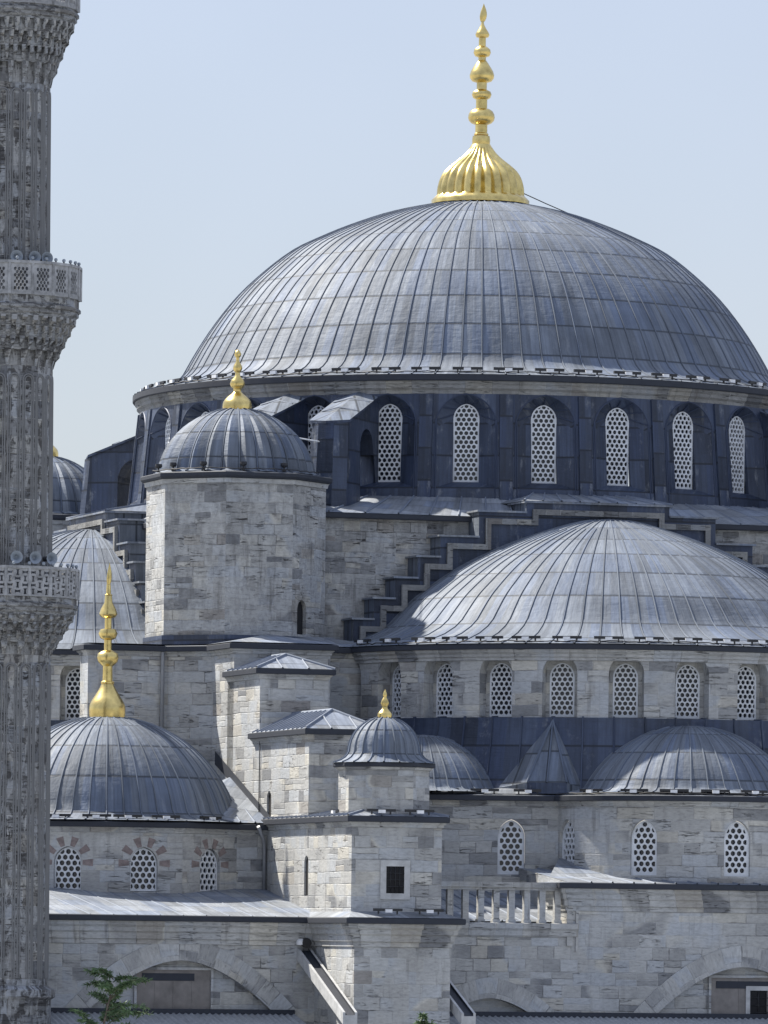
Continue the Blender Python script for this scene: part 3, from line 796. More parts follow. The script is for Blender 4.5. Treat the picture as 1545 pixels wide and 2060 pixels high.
# buttress piers stepping down to the facade
def hip_roof(mb, u0, u1, v0, v1, z, rise, setb, m=0, o=0.2):
    uc = (u0+u1)/2; u0 -= o; u1 += o; v1 += o
    A, B, C, D = L(u0, v0, z), L(u0, v1, z), L(u1, v1, z), L(u1, v0, z)
    E, G = L(uc, v1-setb, z+rise), L(uc, v0, z+rise)
    mb.f([A, B, E, G], None, m, False, LS); mb.f([B, C, E], None, m, False, LS); mb.f([C, D, G, E], None, m, False, LS)
    A, B, C, D, E, G = map(Vector, (A, B, C, D, E, G))
    n1 = Vector((-0.4, 0, 1)); n2 = Vector((0.4, 0, 1)); nv = max(3, int((v1-v0)/0.55))
    for k in range(1, nv):
        p = A.lerp(B, k/nv)
        fr = (v1 - v0)*k/nv; lim = (v1-v0-setb)
        t = 1.0 if fr <= lim else (v1-v0-fr)/setb
        for s_, q0, nn in ((-1, A, n1), (1, D, n2)):
            e0 = Vector((q0.x, p.y, q0.z)); e1 = e0.lerp(Vector((E.x, p.y, E.z)), t*0.98)
            mb.rib([e0, e1], [nn]*2, 0.07, 0.05, m)
    for q in (B, C): mb.rib([q, E], [Vector((0, -0.3, 1))]*2, 0.09, 0.06, m)
    mb.rib([E, G], [Vector((0, 0, 1))]*2, 0.09, 0.06, m)
    for k in (0.33, 0.66):
        p = B.lerp(C, k); t = (0.33 if k < .5 else .33)/0.5; mb.rib([p, p.lerp(Vector((p.x, E.y, E.z)), 0.62)], [Vector((0, -0.4, 1))]*2, 0.07, 0.05, m)
def pier(name, u0, u1, v0, v1, z0, z1, slits, label, rise, setb):
    mb = MB(); path = [(u0, v0), (u0, v1), (u1, v1), (u1, v0)]
    run = 0
    for k, (a, b) in enumerate(zip(path, path[1:])):
        mpf, l = flat_map(a, b)
        mp2 = (lambda mpf, run: (lambda s, z, d: mpf(s-run, z, d)))(mpf, run)
        ops = [dict(c=run + q['c'], w=q['w'], sill=q['sill'], spring=q['spring'], e=q.get('e', 0.02), depth=q.get('depth', 0.5)) for q in slits if q['side'] == k]
        wall(mb, mp2, run, run+l, z0, z1-0.15, ops, 0, 0, 30)
        for q in ops:
            vb = (q['c']-q['w'], q['c']+q['w'])
            mb.f([mp2(vb[0], q['sill']-.1, q['depth']), mp2(vb[1], q['sill']-.1, q['depth']), mp2(vb[1], q['spring']+q['w'], q['depth']), mp2(vb[0], q['spring']+q['w'], q['depth'])], None, 1)
        run += l
    o = lab(mb.build(name, ['stone', 'void'], P_), label)
    e = eave('eave', path, z1, o, o=0.22)
    rb = MB(); hip_roof(rb, u0, u1, v0, v1, z1+0.004, rise, setb)
    rb.build('roof', ['lead'], o)
    return o
pier('buttress_pier', U_L, -13.4, 19.5, 23.7, 3.0, 9.98, [], 'upper buttress block with a hipped lead roof', 0.55, 1.3)
pier('buttress_pier', U_L-0.02, -13.5, 23.0, 30.0, 4.32, 7.62, [dict(side=0, c=2.1, w=0.55, sill=4.55, spring=5.2, depth=0.07)], 'middle buttress block with a slit on its sunlit side', 0.72, 1.6)
tw = pier('buttress_tower', U_L-0.04, -12.75, 24.0, 35.3, 0.2, 4.46, [dict(side=0, c=5.9, w=0.50, sill=1.70, spring=2.85, depth=0.07)], 'lowest buttress tower with a square window, pinnacle on top', 0.42, 2.0)
# square framed window on its front
def rect_window(parent, u0, u1, v, z0, z1, fr, bars, frm='pale'):
    mb = MB()
    mb.box(L(u0-fr, v+0.05, z1), L(u1+fr, v-0.2, z1+fr)); mb.box(L(u0-fr, v+0.05, z0-fr), L(u1+fr, v-0.2, z0))
    mb.box(L(u0-fr, v+0.047, z0), L(u0, v-0.2, z1)); mb.box(L(u1, v+0.047, z0), L(u1+fr, v-0.2, z1))
    w_ = mb.build('window', [frm], parent)
    pb = MB(); pb.f([L(u0, v+0.012, z0), L(u1, v+0.012, z0), L(u1, v+0.012, z1), L(u0, v+0.012, z1)])
    pb.build('pane', ['void'], w_)
    gb = MB()
    for k in range(1, bars): 
        x = u0 + (u1-u0)*k/bars; gb.tube([L(x, v+0.03, z0), L(x, v+0.03, z1)], 0.014, 6)
        z = z0 + (z1-z0)*k/bars; gb.tube([L(u0, v+0.03, z), L(u1, v+0.03, z)], 0.014, 6)
    gb.build('bars', ['black'], w_)
rect_window(P_, -14.78, -14.12, 35.3, 1.78, 2.72, 0.21, 4)

# pinnacle
pu, pv = -14.36, 33.6
mb = MB(); pol = [(pu+x, pv+y) for x, y in octo(1.60)]
mb.prism(pol, 4.3, 6.28, 0, top=False)
pin = lab(mb.build('pinnacle', ['stone'], P_), 'small octagonal stone pinnacle with a tiny lead dome')
mb = MB()
sweep(mb, pol, [(0, 6.08), (0.08, 6.10), (0.1, 6.16), (0.13, 6.18)], 1, True); sweep(mb, pol, [(0.0, 6.18), (0.15, 6.18), (0.19, 6.22), (0.19, 6.33), (0.16, 6.35)], 0, True)
mb.build('eave', ['edge', 'trim'], pin)
mb = MB(); prof = [(1.78, 6.345), (1.58, 6.42), (1.42, 6.52), (1.32, 6.64)] + cap(1.27, 1.22, 6.74, 10, 0.1)
dome(mb, pu, pv, prof, -pi, pi, 20, rw=0.06, rh=0.04, vl=0.9, rstop=0.25)
mb.build('pinnacle_dome', ['dome'], pin)

# lower apse: flat bay + rounded lobe with windows, small half-domes
C2 = UV_(11.1, 255.3); LR = 5.3
J = R_(-65.2) - TH
Jp = (C2[0] + LR*sin(J), C2[1] + LR*cos(J))
B1 = UV_(1.2, 252.75); B0 = UV_(-4.2, 254.6)
path = [B0, B1] + arcpath(C2[0], C2[1], LR, J, J + R_(200), 48)
mb = MB()
mpf, l0 = flat_map(B0, B1); wall(mb, mpf, 0, l0, 0, 5.3, [], 0, 0, 3)
mpf, l1 = flat_map(B1, Jp)
# window at photo x=1007
wx = l1*0.665
wall(mb, mpf, 0, l1, 0, 5.3, [dict(c=wx, w=1.0, sill=2.60, spring=3.97, e=0.16, depth=0.16)], 0, 0, 3)
apse_map = cyl_map(C2[0], C2[1], LR); lobeang = [R_(-58.6)-TH, R_(-20)-TH, R_(17.2)-TH, R_(55)-TH, R_(93)-TH]
wall(mb, apse_map, J*LR, (J+R_(200))*LR, 0, 5.3, [dict(c=a*LR, w=1.0, sill=2.60, spring=3.97, e=0.16, depth=0.16) for a in lobeang], 0, 0, 0.5)
ap = lab(mb.build('apse_wall', ['stone'], P_), 'smooth rounded lower wall with four pointed windows')
eave('eave', path, 5.48, ap, o=0.3)
brg = atan2(-(Jp[1]-B1[1]), Jp[0]-B1[0])
d_ = dirv(brg); tt = ((Jp[0]-B1[0])/l1, (Jp[1]-B1[1])/l1)
window(P_, 'lobe', B1[0]+tt[0]*wx - d_[0]*0.14, B1[1]+tt[1]*wx - d_[1]*0.14, 2.60, brg)
for a in lobeang[:4]: window(P_, 'lobe', C2[0]+(LR-0.14)*sin(a), C2[1]+(LR-0.14)*cos(a), 2.60, a)
# lead roof over the apse, exedra half-domes and hips
mb = MB()
rp = [(p[0], p[1]) for p in path]
cen = (0.0, SDC)
inner = []
for p in rp:
    b_ = atan2(p[0]-cen[0], p[1]-cen[1]); inner.append((cen[0]+11.3*sin(b_), cen[1]+11.3*cos(b_)))
for i in range(len(rp)-1):
    mb.f([L(*rp[i], 5.53), L(*rp[i+1], 5.53), L(*inner[i+1], 5.8), L(*inner[i], 5.8)], None, 0, False, LS)
mb.build('apse_roof', ['lead'], P_)
E2 = UV_(11.02, 254.4); E1 = UV_(1.3, 255.9)
for (eu, ev), lb, rr, hh in ((E2, 'half-dome over the rounded apse at right', 3.9, 2.36), (E1, 'half-dome partly behind the pinnacle', 3.15, 1.95)):
    mb = MB(); prof = [(rr+0.55, 5.60), (rr+0.25, 5.66), (rr+0.07, 5.78)] + cap(rr, hh-0.12, 5.90, 12, 0.1)
    dome(mb, eu, ev, prof, -pi, pi, 40, rw=0.055, rh=0.034, vl=1.35, rstop=0.6)
    lab(mb.build('exedra_dome', ['dome'], P_), lb)
# pyramidal hip between the half-domes
def hip(a_cam, w_, label=None):
    a = R_(a_cam) - TH; d = dirv(a); t = (cos(a), -sin(a)); mb = MB()
    def Q(r, s_, z): return L(d[0]*r + t[0]*s_, SDC + d[1]*r + t[1]*s_, z)
    ap_, b0, b1, k0, k1 = Q(10.95, 0, 8.25), Q(12.0, -w_, 5.95), Q(12.0, w_, 5.95), Q(11.35, -w_*2.7, 5.75), Q(11.45, w_*1.7, 5.75)
    for q in ((ap_, b0, b1), (ap_, k0, b0), (ap_, b1, k1)): mb.f(q, None, 0, False, LS)
    mb.f([Q(12.0, -w_, 5.55), Q(12.0, w_, 5.55), b1, b0], None, 1, False, LS)
    for s_ in (-1, 1):
        k_ = k0 if s_ < 0 else k1
        mb.f([Q(12.0, s_*w_, 5.55), (b0 if s_ < 0 else b1), k_, Q(11.4, s_*w_*(2.7 if s_ < 0 else 1.7), 5.5)], None, 0, False, LS)
        mb.rib([Q(12.01, s_*w_, 5.95), Q(10.98, 0, 8.25)], [Vector((d[0], -d[1], 0.6))]*2, 0.09, 0.06)
    mb.rib([Q(12.01, 0, 5.95), Q(10.98, 0, 8.25)], [Vector((d[0], -d[1], 0.6))]*2, 0.07, 0.05)
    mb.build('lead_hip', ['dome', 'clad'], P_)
hip(-12.0, 0.74)

# corner dome and its twelve-sided drum
cu_, cv_ = -21.0, 21.0
ap12 = 5.3; poly = [(cu_ + ap12/cos(pi/12)*sin((k+0.5)*pi/6), cv_ + ap12/cos(pi/12)*cos((k+0.5)*pi/6)) for k in range(12)]
mb = MB(); run = 0; cw = []
for k in range(12):
    a, b = poly[k], poly[(k+1) % 12]; mpf, l = flat_map(a, b)
    mid = ((a[0]+b[0])/2-cu_, (a[1]+b[1])/2-cv_); bearing = atan2(mid[0], mid[1])
    mp2 = (lambda mpf, run: (lambda s, z, d: mpf(s-run, z, d)))(mpf, run)
    vis = cos(bearing + TH) > -0.1 and bearing < R_(40)
    ops = [dict(c=run+l/2, w=1.01, sill=1.78, spring=2.78, e=0.10, depth=0.15)] if vis else []
    if vis: cw.append((mid, bearing, l))
    wall(mb, mp2, run, run+l, 0.5, 4.1, ops, 0, 0, 5); run += l
mb.f([L(-18.9, 24.9, 0.5), L(U_L, 24.9, 0.5), L(U_L, 24.9, 4.1), L(-18.9, 24.9, 4.1)])
cd = lab(mb.build('corner_drum', ['stone'], P_), 'twelve-sided stone drum with brown-banded window arches')
eave('eave', poly, 4.28, cd, True, o=0.3); eave('eave', [(-18.6, 24.9), (U_L, 24.9)], 4.275, cd, o=0.36)
for mid, bearing, l in cw:
    s_ = 1 - 0.13/ap12
    wn = window(P_, 'corner', cu_+mid[0]*s_, cv_+mid[1]*s_, 1.80, bearing)
    vb = MB()
    for k in range(11):                            # red-brown voussoirs, every other stone
        if k % 2: continue
        t0, t1 = R_(-99 + k*198/11 + 0.8), R_(-99 + (k+1)*198/11 - 0.8)
        rr0, rr1 = 0.57, 0.96; cz = 1.0
        q = [(rr0*sin(t0), cz + rr0*cos(t0)*1.05), (rr0*sin(t1), cz + rr0*cos(t1)*1.05), (rr1*sin(t1), cz + rr1*cos(t1)*0.98), (rr1*sin(t0), cz + rr1*cos(t0)*0.98)]
        vb.f([(x, -0.139, z) for x, z in q]); 
        for i in range(4):
            j = (i+1) % 4; vb.f([(q[i][0], -0.139, q[i][1]), (q[j][0], -0.139, q[j][1]), (q[j][0], -0.12, q[j][1]), (q[i][0], -0.12, q[i][1])])
    vb.build('arch_band', ['brown'], wn)
mb = MB(); prof = [(5.75, 4.335), (5.3, 4.40), (4.95, 4.52), (4.82, 4.64)] + cap(4.75, 3.50, 4.70, 16, 0.1)
dome(mb, cu_, cv_, prof, -pi, pi, 48, rw=0.055, rh=0.034, vl=1.5, rstop=0.8)
lab(mb.build('corner_dome', ['dome'], P_), 'low lead dome at the near left corner')
mb = MB(); mb.f([L(-19.5, 25.2, 4.33), L(U_L, 25.2, 4.33), L(U_L, 20.0, 6.1), L(-18.0, 20.0, 5.3)], None, 0, False, LS)
for k in range(5):
    t = k/5; mb.rib([Vector(L(-18.8 + 2.8*t, 25.2, 4.33)), Vector(L(-17.6+1.6*t, 20.5, 5.3+0.6*t))], [Vector((0, 0, 1))]*2, 0.08, 0.05)
mb.f([L(U_L-0.03, 25.2, 4.30), L(U_L-0.03, 25.2, 4.62), L(U_L-0.03, 18.0, 7.1), L(U_L-0.03, 18.0, 6.6)], None, 1)
mb.build('valley_roof', ['lead', 'edge'], P_)

# gallery facade
FV = 31.3; GB = -CAMZ
def spandrel(mb, u0, u1, z0, z1, arches, rec=0.32):
    """front wall with segmental arch recesses: arch=(uc, half, ztop, k, p): z = ztop - k*|x|^p"""
    cur = u0
    def q(a, b, za, zb, zc, zd):
        if b - a > 1.2:
            n_ = int((b-a)/0.6)
            for i in range(n_): q(a+(b-a)*i/n_, a+(b-a)*(i+1)/n_, za, zb, zc, zd)
            return
        mb.f([L(a, FV, za), L(b, FV, zb), L(b, FV, zd), L(a, FV, zc)], [(a, za), (b, zb), (b, zd), (a, zc)], 0)
    for (uc, hf, zt, k, p) in arches:
        q(cur, uc-hf, z0, z0, z1, z1)
        xs = [-hf + 2*hf*i/28 for i in range(29)]; zz = lambda x: zt - k*abs(x)**p
        for a, b in zip(xs, xs[1:]):
            q(uc+a, uc+b, zz(a), zz(b), z1, z1)
            mb.f([L(uc+a, FV, zz(a)), L(uc+b, FV, zz(b)), L(uc+b, FV-rec, zz(b)), L(uc+a, FV-rec, zz(a))], None, 0)
        for s_ in (-1, 1): mb.f([L(uc+s_*hf, FV, z0), L(uc+s_*hf, FV-rec, z0), L(uc+s_*hf, FV-rec, zz(hf)), L(uc+s_*hf, FV, zz(hf))], None, 0)
        mb.f([L(uc-hf, FV-rec, z0), L(uc+hf, FV-rec, z0), L(uc+hf, FV-rec, zt+0.1), L(uc-hf, FV-rec, zt+0.1)], None, 0)
        cur = uc+hf
    q(cur, u1, z0, z0, z1, z1)
def arch_ring(parent, uc, hf, zt, k, p, th):
    mb = MB(); xs = [-hf + 2*hf*i/36 for i in range(37)]; rows_i, rows_o, Ui, Uo = [], [], [], []
    s_ = 0; last = None
    for x in xs:
        z = zt - k*abs(x)**p
        sl_ = -k*p*abs(x)**(p-1)*(1 if x > 0 else -1); nl = math.hypot(1, sl_); nx, nz = -sl_/nl, 1/nl
        if last: s_ += math.hypot(x-last[0], z-last[1])
        last = (x, z)
        t_ = th*(1 + 0.18*(1-abs(x)/hf))
        rows_i.append(L(uc+x, FV+0.035, z)); rows_o.append(L(uc+x+nx*t_, FV+0.035, z+nz*t_))
        Ui.append((0.2, s_)); Uo.append((0.2+t_, s_))
    mb.grid([rows_i, rows_o], [Ui, Uo], 0)
    bk = lambda rr: [tuple((p_[0], p_[1]+0.1, p_[2])) for p_ in rr]
    mb.grid([rows_o, bk(rows_o)], None, 0); mb.grid([rows_i, bk(rows_i)], None, 0)
    return mb.build('arch', ['voussoir'], parent)
M['voussoir'] = stone('arch_voussoirs', PAL, ch=0.62, fiss=0.25, stain=0.2, joint=0.5)
ZL, ZR = 0.93, 2.29
mb = MB()
AL = (-21.0, 3.75, -0.64, 0.2, 1.8)
spandrel(mb, -36.0, U_L, GB, ZL-0.1, [AL])
mb.f([L(-36, FV, GB), L(-36, 12, GB), L(-36, 12, ZL), L(-36, FV, ZL)])
gl = lab(mb.build('gallery_wall', ['facade'], P_), 'left lower stone wall with a wide blind arch')
arch_ring(gl, *AL, 0.66)
CORN = lambda Z: [(0.0, Z-1.02), (0.05, Z-1.0), (0.05, Z-0.86), (0.12, Z-0.82), (0.13, Z-0.62), (0.2, Z-0.56), (0.21, Z-0.42), (0.30, Z-0.34), (0.31, Z-0.20), (0, Z-0.195)]
def big_eave(parent, path, Z, closed=False):
    mb = MB(); sweep(mb, path, LEADLIP(Z, 0.42), [0, 0, 0, 0, 1], closed, LS); sweep(mb, path, CORN(Z), 2, closed)
    return mb.build('cornice', ['edge', 'lead', 'trim'], parent)
big_eave(gl, [(-36, 14), (-36, FV), (U_L-0.1, FV)], ZL)
mb = MB()
rf = [(-36.2, FV+0.38, ZL+0.005), (U_L, FV+0.38, ZL+0.005), (U_L, 24.0, ZL+1.15), (-36.2, 24.0, ZL+1.15)]
mb.f([L(*p) for p in rf], None, 0, False, LS)
for k in range(1, 24):
    t = k/24; u_ = -36.2 + (U_L+36.2)*t
    mb.rib([L(u_, FV+0.38, ZL+0.005), L(u_-0.5, 24, ZL+1.15)], [Vector((0, 0, 1))]*2, 0.045, 0.02)
lab(mb.build('gallery_roof', ['lead'], P_), 'pale sloping lead roof in front of the corner dome')
# boarded blind window in the left arch
def blind(parent, u0, u1, z0, z1):
    mb = MB(); v = FV-0.32
    mb.box(L(u0, v+0.06, z0), L(u1, v-0.05, z1))
    for k in range(1, 4):
        x = u0 + (u1-u0)*k/4; mb.box(L(x-0.02, v+0.075, z0), L(x+0.02, v+0.05, z1))
    b = mb.build('boarding', ['wood'], parent)
    tb_ = MB(); tb_.box(L(u0+0.2, v+0.08, z1-0.38), L(u0+(u1-u0)*0.78, v+0.03, z1-0.12)); tb_.build('transom_strip', ['edge'], b)  # dark strip added to stand for the darker upper glass
    fb = MB()
    for q in ((u0-0.09, u0, z0, z1), (u1, u1+0.09, z0, z1)): fb.box(L(q[0], v+0.13, q[2]), L(q[1], v-0.05, q[3]))
    fb.box(L(u0-0.09, v+0.133, z1), L(u1+0.09, v-0.05, z1+0.09))
    fb.build('frame', ['facade'], parent)
    return b
blind(gl, -22.55, -19.85, -2.6, -0.98)

# base pier under the buttress tower
mb = MB(); bp = [(U_L-0.12, FV-0.2), (U_L-0.12, 36.0), (-12.62, 36.0), (-12.62, FV-0.2)]
mb.prism(bp, GB, ZL-0.05, 0, top=False)
bpo = lab(mb.build('base_pier', ['facade'], P_), 'broad stone pier below the buttress tower')
big_eave(bpo, bp, ZL-0.01)
mb = MB(); q = [(U_L-0.45, 30.5), (U_L-0.45, 36.4), (-12.3, 36.4), (-12.3, 30.5)]; q2 = [(U_L, 30.5), (U_L, 35.25), (-12.8, 35.25), (-12.8, 30.5)]
for i in range(3): mb.f([L(*q[i], ZL+0.0), L(*q[i+1], ZL+0.0), L(*q2[i+1], ZL+0.22), L(*q2[i], ZL+0.22)], None, 0, False, LS)
mb.build('pier_roof', ['lead'], bpo)

# right-hand facade, balustrade gap and roof
mb = MB(); UB = -6.75
AM = (-9.6, 2.05, -1.86, 0.26, 1.75); AR = (0.0, 3.75, -0.66, 0.2, 1.8)
spandrel(mb, -12.7, UB, GB, ZL-0.1, [AM]); 
spandrel(mb, UB, 16.0, GB, ZR-0.1, [AR])
mb.f([L(UB, FV, ZL-0.1), L(UB, FV-1.2, ZL-0.1), L(UB, FV-1.2, ZR), L(UB, FV, ZR)])
gr = lab(mb.build('gallery_wall', ['facade'], P_), 'right lower stone wall with wide arch, under the apse')
arch_ring(gr, *AM, 0.62); arch_ring(gr, *AR, 0.66)
big_eave(gr, [(UB, FV-2.0), (UB, FV), (16, FV)], ZR)
mb = MB(); sweep(mb, [(-12.6, FV), (UB+0.4, FV)], [(0, ZL-0.62), (0.1, ZL-0.55), (0.12, ZL-0.38), (0.2, ZL-0.30), (0.2, ZL-0.12), (0, ZL-0.10), (-0.7, ZL-0.1)], 0)
mb.box(L(UB, FV+0.07, ZL-0.9), L(UB+0.22, FV-0.1, ZR-0.7)); mb.box(L(UB+0.34, FV+0.05, ZL-1.1), L(UB+0.44, FV-0.1, ZR-0.7))
mb.build('string_course', ['trim'], gr)
mb = MB()
mb.f([L(UB-0.05, FV+0.38, ZR+0.005), L(16, FV+0.38, ZR+0.005), L(16, 24, ZR+0.75), L(UB-0.05, 24, ZR+0.75)], None, 0, False, LS)
mb.f([L(-12.7, FV-0.5, ZL-0.05), L(UB, FV-0.5, ZL-0.05), L(UB, 24.6, ZL+1.3), L(-12.7, 24.6, ZL+1.3)], None, 0, False, LS)
mb.f([L(UB-0.05, FV+0.3, ZR), L(UB-0.05, 24, ZR+0.75), L(UB-0.05, 24, ZL), L(UB-0.05, FV-1.2, ZL)], None, 1)
for k in range(1, 28):
    u_ = UB + k*0.8; mb.rib([L(u_, FV+0.38, ZR+0.005), L(u_-0.3, 24, ZR+0.75)], [Vector((0, 0, 1))]*2, 0.08, 0.045)
for k in range(1, 8):
    u_ = -12.7 + k*0.74; mb.rib([L(u_, FV-0.5, ZL-0.05), L(u_-0.6, 24.6, ZL+1.3)], [Vector((0, 0, 1))]*2, 0.08, 0.045)
mb.f([L(UB-0.1, 29.6, ZR+0.18), L(-4.0, 29.6, ZR+0.18), L(-4.7, 26.5, ZR+0.95), L(-5.4, 26.5, ZR+0.95)], None, 0, False, LS)
lab(mb.build('gallery_roof', ['lead', 'stone'], P_), 'narrow lead roof at the foot of the apse')
b_ = MB(); b_.box(L(-12.7, FV+0.12, ZR-0.20), L(UB+0.02, FV-0.42, ZR-0.02))
b_.box(L(-12.7, FV+0.06, ZR-0.30), L(UB+0.02, FV-0.36, ZR-0.20))
bal = lab(b_.build('balustrade', ['trim'], P_), 'stone balustrade between the pier and the right wall')
for k in range(10):
    u_ = -12.25 + k*0.575; pb = MB()
    pb.box(L(u_-0.11, FV-0.02, ZL-0.1), L(u_+0.11, FV-0.24, ZR-0.30))
    pb.box(L(u_-0.14, FV+0.01, ZL-0.1), L(u_+0.14, FV-0.27, ZL+0.02))
    pb.build('post', ['trim'], bal)
blind(gr, -1.15, 3.2, -2.7, -1.05)
rect_window(P_, 0.35, 1.6, FV-0.26, -2.55, -1.5, 0.16, 4)

# stone rain chutes raking down beside the base pier
for k, (ua, ub, lb) in enumerate(((U_L-0.78, U_L-0.26, 'left raking stone rain chute lined with lead'), (-12.48, -11.96, 'right raking stone rain chute lined with lead'))):
    mb = MB(); va, vb = FV, 36.9; za, zb = -0.15, -2.35; h = 0.42; g = 0.09; dp = 0.10
    sec = [(ua, -h), (ua, 0), (ua+g, 0), (ua+g, -dp), (ub-g, -dp), (ub-g, 0), (ub, 0), (ub, -h)]
    A = [L(u_, va, za+z) for u_, z in sec]; B = [L(u_, vb, zb+z) for u_, z in sec]
    for i in range(8):
        j = (i+1) % 8; mb.f([A[i], A[j], B[j], B[i]], None, 1 if i in (2, 3, 4) else 0)
    mb.f(B, None, 0)
    lab(mb.build('rain_chute', ['pale', 'edge'], P_), lb)

# ------------------------------------------------------------------ finials: things of their own on the domes
def leaf_tip(mb, c, s, h, wd, bend=0.2):
    rows = []
    for i in range(9):
        t = i/8; ww = wd*(sin(pi*min(1, t*0.86+0.14))**0.8)*(1-t)**0.35 + 0.004
        x0 = bend*wd*sin(t*pi*0.9) + t*t*bend*wd
        rows.append([(c[0]+x0+ww*cos(2*pi*k/10), c[1]+0.55*ww*sin(2*pi*k/10), c[2]+h*t) for k in range(11)])
    mb.grid(rows, None, 0, True)
def finial(name, loc, label, base, stem, tip, flute=0, fl=(0, 0)):
    t = thing(name, loc, label, 'finial', 'gilded finials on the lead domes', TH)
    mb = MB(); mb.lathe(base, 144 if flute else 40, 0, (0, 0, 0), flute, 0.10, fl); mb.build('cap', ['gold'], t, 50)
    mb = MB(); mb.lathe(stem, 32); mb.build('stem', ['gold'], t, 50)
    mb = MB(); leaf_tip(mb, (0, 0, tip[0]), 1, tip[1], tip[2]); mb.build('tip', ['gold'], t, 60)
    return t
k = 0.02/4.904
zz = lambda y: (2000 - y)*k
fb = [(482, 2000), (484, 1962), (446, 1925), (433, 1910), (430, 1850), (421, 1800), (406, 1750), (381, 1700), (341, 1650), (281, 1600), (216, 1550), (161, 1500), (121, 1450), (92, 1405)]
fs = [(86, 1407), (88, 1395), (90, 1362), (84, 1322), (62, 1318), (72, 1312), (72, 1300), (60, 1290), (60, 1212), (100, 1195), (124, 1170), (132, 1140), (128, 1108), (110, 1076), (80, 1056), (56, 1050), (56, 962), (86, 945), (98, 912), (88, 884), (58, 868), (50, 860), (51, 795), (95, 782), (118, 752), (122, 720), (109, 680), (72, 620), (46, 582), (38, 572), (38, 545), (72, 532), (86, 500), (80, 468), (50, 442), (35, 434), (35, 353), (60, 346), (70, 322), (62, 300), (36, 260), (15, 218), (12, 180)]
fb2 = spline([(r*k, zz(y)) for r, y in fb[3:]], 4)
finial('finial', W(0, 0, 29.80), 'tallest gilded finial with a fluted cap on the huge central dome', [(r*k, zz(y)) for r, y in fb[:3]] + fb2, [(r*k, zz(y)) for r, y in fs], (zz(190), 178*k, 0.17), 24, (zz(1910), zz(1440)))
def small_finial(loc, label, sc, prof, split, tip):
    p = [(r*sc, z*sc) for r, z in prof]
    finial('finial', loc, label, spline(p[:split+1], 3), p[split:], (tip[0]*sc, tip[1]*sc, tip[2]*sc))
PF = [(82, 0), (83, 20), (78, 48), (56, 74), (31, 94), (22, 106), (24, 122), (36, 130), (43, 148), (36, 170), (16, 190), (13, 212), (21, 220), (27, 238), (22, 254), (10, 274), (9, 296), (16, 303), (20, 318), (12, 334), (4, 340)]
small_finial(W(-14.23, 14.23, 20.06), 'gilded onion finial on the fluted dome of the near turret', 0.00666, PF, 5, (332, 12, 5))
small_finial(W(-14.23, -14.23, 20.06), 'gilded finial half hidden by the minaret shaft, far turret dome', 0.00666, PF, 5, (332, 12, 5))
PC = [(93, 0), (95, 48), (86, 80), (61, 120), (41, 154), (30, 180), (35, 176), (35, 186), (26, 192), (25, 266), (30, 270), (51, 290), (56, 312), (52, 332), (30, 346), (20, 350), (20, 402), (40, 412), (50, 436), (40, 458), (18, 462), (18, 515), (36, 520), (48, 536), (40, 562), (22, 595), (18, 632), (22, 636), (13, 642), (11, 690)]
small_finial(W(-21, 21, 8.14), 'slim gilded finial on the low corner dome beside the minaret', 0.00704, PC, 5, (686, 118, 15))
PP = [(46, 0), (46, 24), (40, 36), (22, 56), (17, 70), (25, 85), (27, 96), (20, 115), (10, 132), (13, 140), (13, 150), (8, 166), (5, 172)]
small_finial(W(pu, pv, 7.92), 'smallest gilded finial, on the tiny pinnacle dome', 0.00557, PP, 4, (168, 14, 5))

# ------------------------------------------------------------------ MINARET
mx, my = (-5-772)/F_PX*240.0, 240.0
mk = 240.0/F_PX
mz = lambda y: (1900 - (y + 9.3))*mk + CAMZ
minaret = thing('minaret', (mx, my, 0), 'weathered grey stone minaret with three pierced balconies at the left edge', 'minaret')
NS = 20; PHM = R_(6)
def ngon(r, z, n=NS, ph=PHM): return [Vector((r*sin(ph + 2*pi*k/n), -r*cos(ph + 2*pi*k/n), z)) for k in range(n+1)]
def shaft(name, r0, r1, z0, z1, arch=True):
    mb = MB(); zs = [z0 + (z1-z0)*i/6 for i in range(7)]
    rr = lambda z: r0 + (r1-r0)*(z-z0)/(z1-z0)
    side = 2*pi*r0/NS
    rows = [ngon(rr(z), z) for z in zs]; U = [[(k*side, z) for k in range(NS+1)] for z in zs]
    mb.grid(rows, U, 0)
    for k in range(NS):                           # raised flutes with round heads
        a = PHM + 2*pi*(k+0.5)/NS; ha = pi/NS*0.80
        def pt(da, z): r = rr(z)*cos(pi/NS)/cos(da) + 0.0; return Vector((r*sin(a+da), -r*cos(a+da), z))
        nn = Vector((sin(a), -cos(a), 0)); top = z1 - 0.55
        for g, hw in ((1.0, 0.06), (0.66, 0.045)):
            h_ = ha*g; rad = rr(top)*math.tan(h_)
            pts = [pt(-h_, z0+0.3)] + [pt(-h_, z0 + (top-z0)*i/5) for i in range(1, 6)]
            pts += [pt(-h_*cos(pi*i/8), top + rad*sin(pi*i/8)) for i in range(1, 8)] + [pt(h_, z0 + (top-z0)*i/5) for i in range(5, 0, -1)] + [pt(h_, z0+0.3)]
            mb.rib(pts, [nn]*len(pts), hw, 0.035)
        c_ = PHM + 2*pi*k/NS
    mb.build(name, ['minaret'], minaret)
shaft('shaft', 1.74, 1.70, mz(1985), mz(1318)); shaft('shaft', 1.70, 1.66, mz(1215), mz(738)); shaft('shaft', 1.50, 1.46, mz(615), mz(165))
mb = MB(); rows = [ngon(r, z) for r, z in ((1.86, 0), (1.86, mz(2010)), (2.0, mz(2005)), (2.0, mz(1990)), (1.80, mz(1983)))]
mb.grid(rows, [[(k*0.58, r[0].z) for k in range(NS+1)] for r in rows], 0)
mb.build('base', ['minaret'], minaret)
